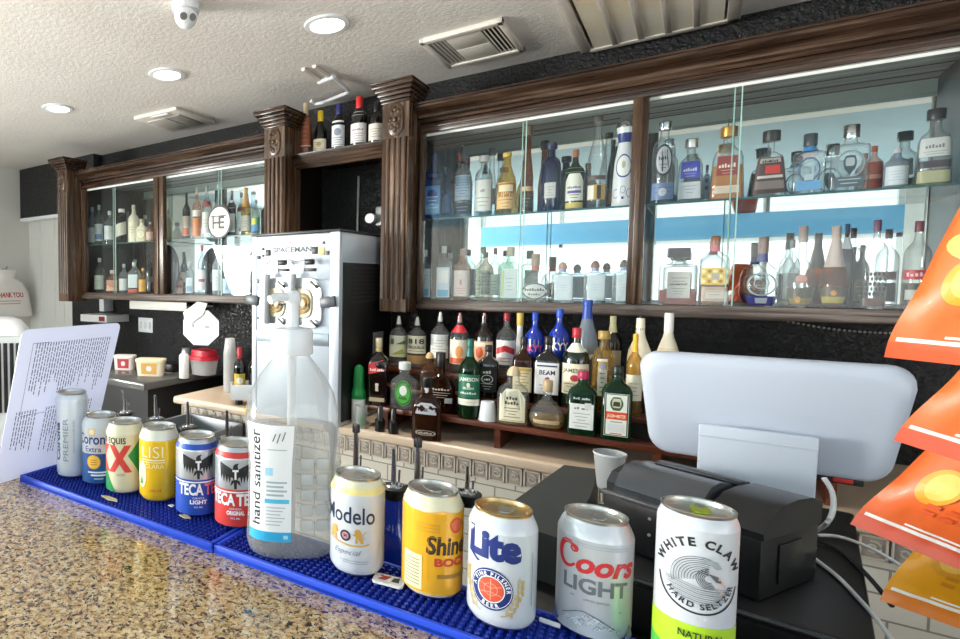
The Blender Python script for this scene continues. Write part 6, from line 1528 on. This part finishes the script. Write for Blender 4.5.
A = Art(); A.rect(-.06, .0, -.045, .02, '#8f979c'); A.rect(.03, .0, .06, .012, '#8f979c'); A.build('printed_marks', flat_map(Matrix.Translation((0, -.001, 0))), o)
b = MB(); b.prism([(-.12, .10), (-.02, .17), (.05, .16), (.02, .09), (-.06, .03), (-.11, .04)], -.012, -.006, pbr('#eceae4', .5), 'y'); b.build('folded_flap', o)
p = at_y(93, 322, 3.02)
o = tag(empty('paper_box', (-4.62, 1.95, .8585), R(20)), 'white paper box with red mark on the far worktop by the wall', 'box') if 0 else None
for z0, z1, tx in ((1.215, 1.275, 'white folded paper stack with red mark beneath the far cabinet corner'),):
    o = tag(empty('paper_box', (p.x, 3.10, p.z)), tx, 'box')
    b = MB(); b.box(-.17, .17, -.08, .168, 0, z1 - z0, pbr('#e6e4e0', .5), .004); b.build('stack', o)
    b = MB(); b.box(.08, .15, -.084, -.079, .012, .05, pbr('#8a1c2c', .4)); b.build('red_mark', o)
b = MB(); b.box(-3.92, -3.86, 3.16, 3.268, 1.17, 1.284, WHITE, .004); tag(b.build('shelf_bracket'), 'white bracket on the wall under the far end of the cabinet', 'bracket')

# carrier bag on the far wall and the machine in the corner
p = Vector((-5.06, 2.97, at_y(9, 293, 2.97).z))
o = tag(empty('carrier_bag', (p.x, p.y, p.z - .23), R(80)), 'white plastic carrier bag with red print hanging on the far wall', 'bag')
b = MB()
b.loft([(0, .235, .035, 4), (.02, .24, .05, 4), (.12, .225, .06, 3.5), (.24, .20, .05, 3), (.33, .15, .04, 2.5), (.37, .07, .03, 2.2), (.41, .085, .028, 2.2), (.45, .10, .022, 2.5)], pbr('#e9e4de', .5), 32, smooth=True); b.build('bag_body', o)
A = Art(); A.text('THANK YOU', 0, .19, .045, '#c8343c', .03, 0, .30)
for k in range(4): A.rect(-.11 + .01 * k, .15 - .025 * k, .11 - .01 * k, .158 - .025 * k, '#dc8a88', same=k > 0)
A.build('printed_lettering', loft_map([(0, .235, .04, 4), (.12, .225, .06, 3.5), (.24, .20, .05, 3)], .15), o, du=.03, dv=.02)
b = MB(); b.tube([(XL + .001, p.y, p.z + .23), (p.x - .01, p.y, p.z + .232), (p.x + .005, p.y, p.z + .255)], .006, STEEL, 8); tag(b.build('wall_hook'), 'small steel wall hook that the carrier bag hangs from', 'hook')
o = tag(empty('ice_machine', (-4.10, 2.32, 0), R(50)), 'white topped cooler with black louvred front behind the menu', 'cooler')
b = MB(); b.box(-.22, .22, -.18, .18, 0, 1.02, pbr('#d6d8da', .4), .01); b.build('body', o)
b = MB(); b.loft([(1.02, .225, .185, 5), (1.06, .22, .18, 4), (1.13, .17, .14, 3), (1.155, .10, .08, 2.5)], pbr('#e6eaee', .3), 28); b.build('domed_top', o)
for k in range(9):
    b = MB(); b.box(-.20 + .045 * k, -.172 + .045 * k, -.192, -.178, .45, .97, BLACK, .002); b.build('louvre', o)
b = MB()
for k in range(26):
    t = k / 25; x = 778 + 128 * t; y = 320 + 14 * t - 10 * (2 * t - 1) ** 2 * .4 + 3
    q = at_y(x, y, 3.245); b.ball((q.x, q.y, q.z), .005, pbr('#8a8a88', .4), 8)
b.tube([at_y(778 + 128 * k / 12, 323 + 14 * k / 12 - 4 * (k / 6 - 1) ** 2, 3.247) for k in range(13)], .0018, pbr('#2a2a2a', .4), 6)
tag(b.build('bead_string'), 'thin beaded string along the black wall above the white monitor', 'string')
# underbar sink
p = at_z(181, 416, .74)
SINKM = pbr('#7d8185', .4, .7, 'dull_sink_steel')
o = tag(empty('bar_sink', (p.x, p.y + .08, 0)), 'steel bar sink between the two counters', 'sink')
b = MB()
for q in ((-.20, .20, -.20, -.18), (-.20, .20, .18, .20), (-.20, -.18, -.2, .2), (.18, .20, -.2, .2)): b.box(q[0], q[1], q[2], q[3], .44, .68, SINKM, .004)
b.box(-.2, .2, -.2, .2, .43, .45, SINKM); b.build('basin', o)
for x in (-.17, .17):
    for y in (-.17, .17):
        b = MB(); b.cyl(x, y, 0, .43, .016, SINKM, 12); b.build('leg', o)
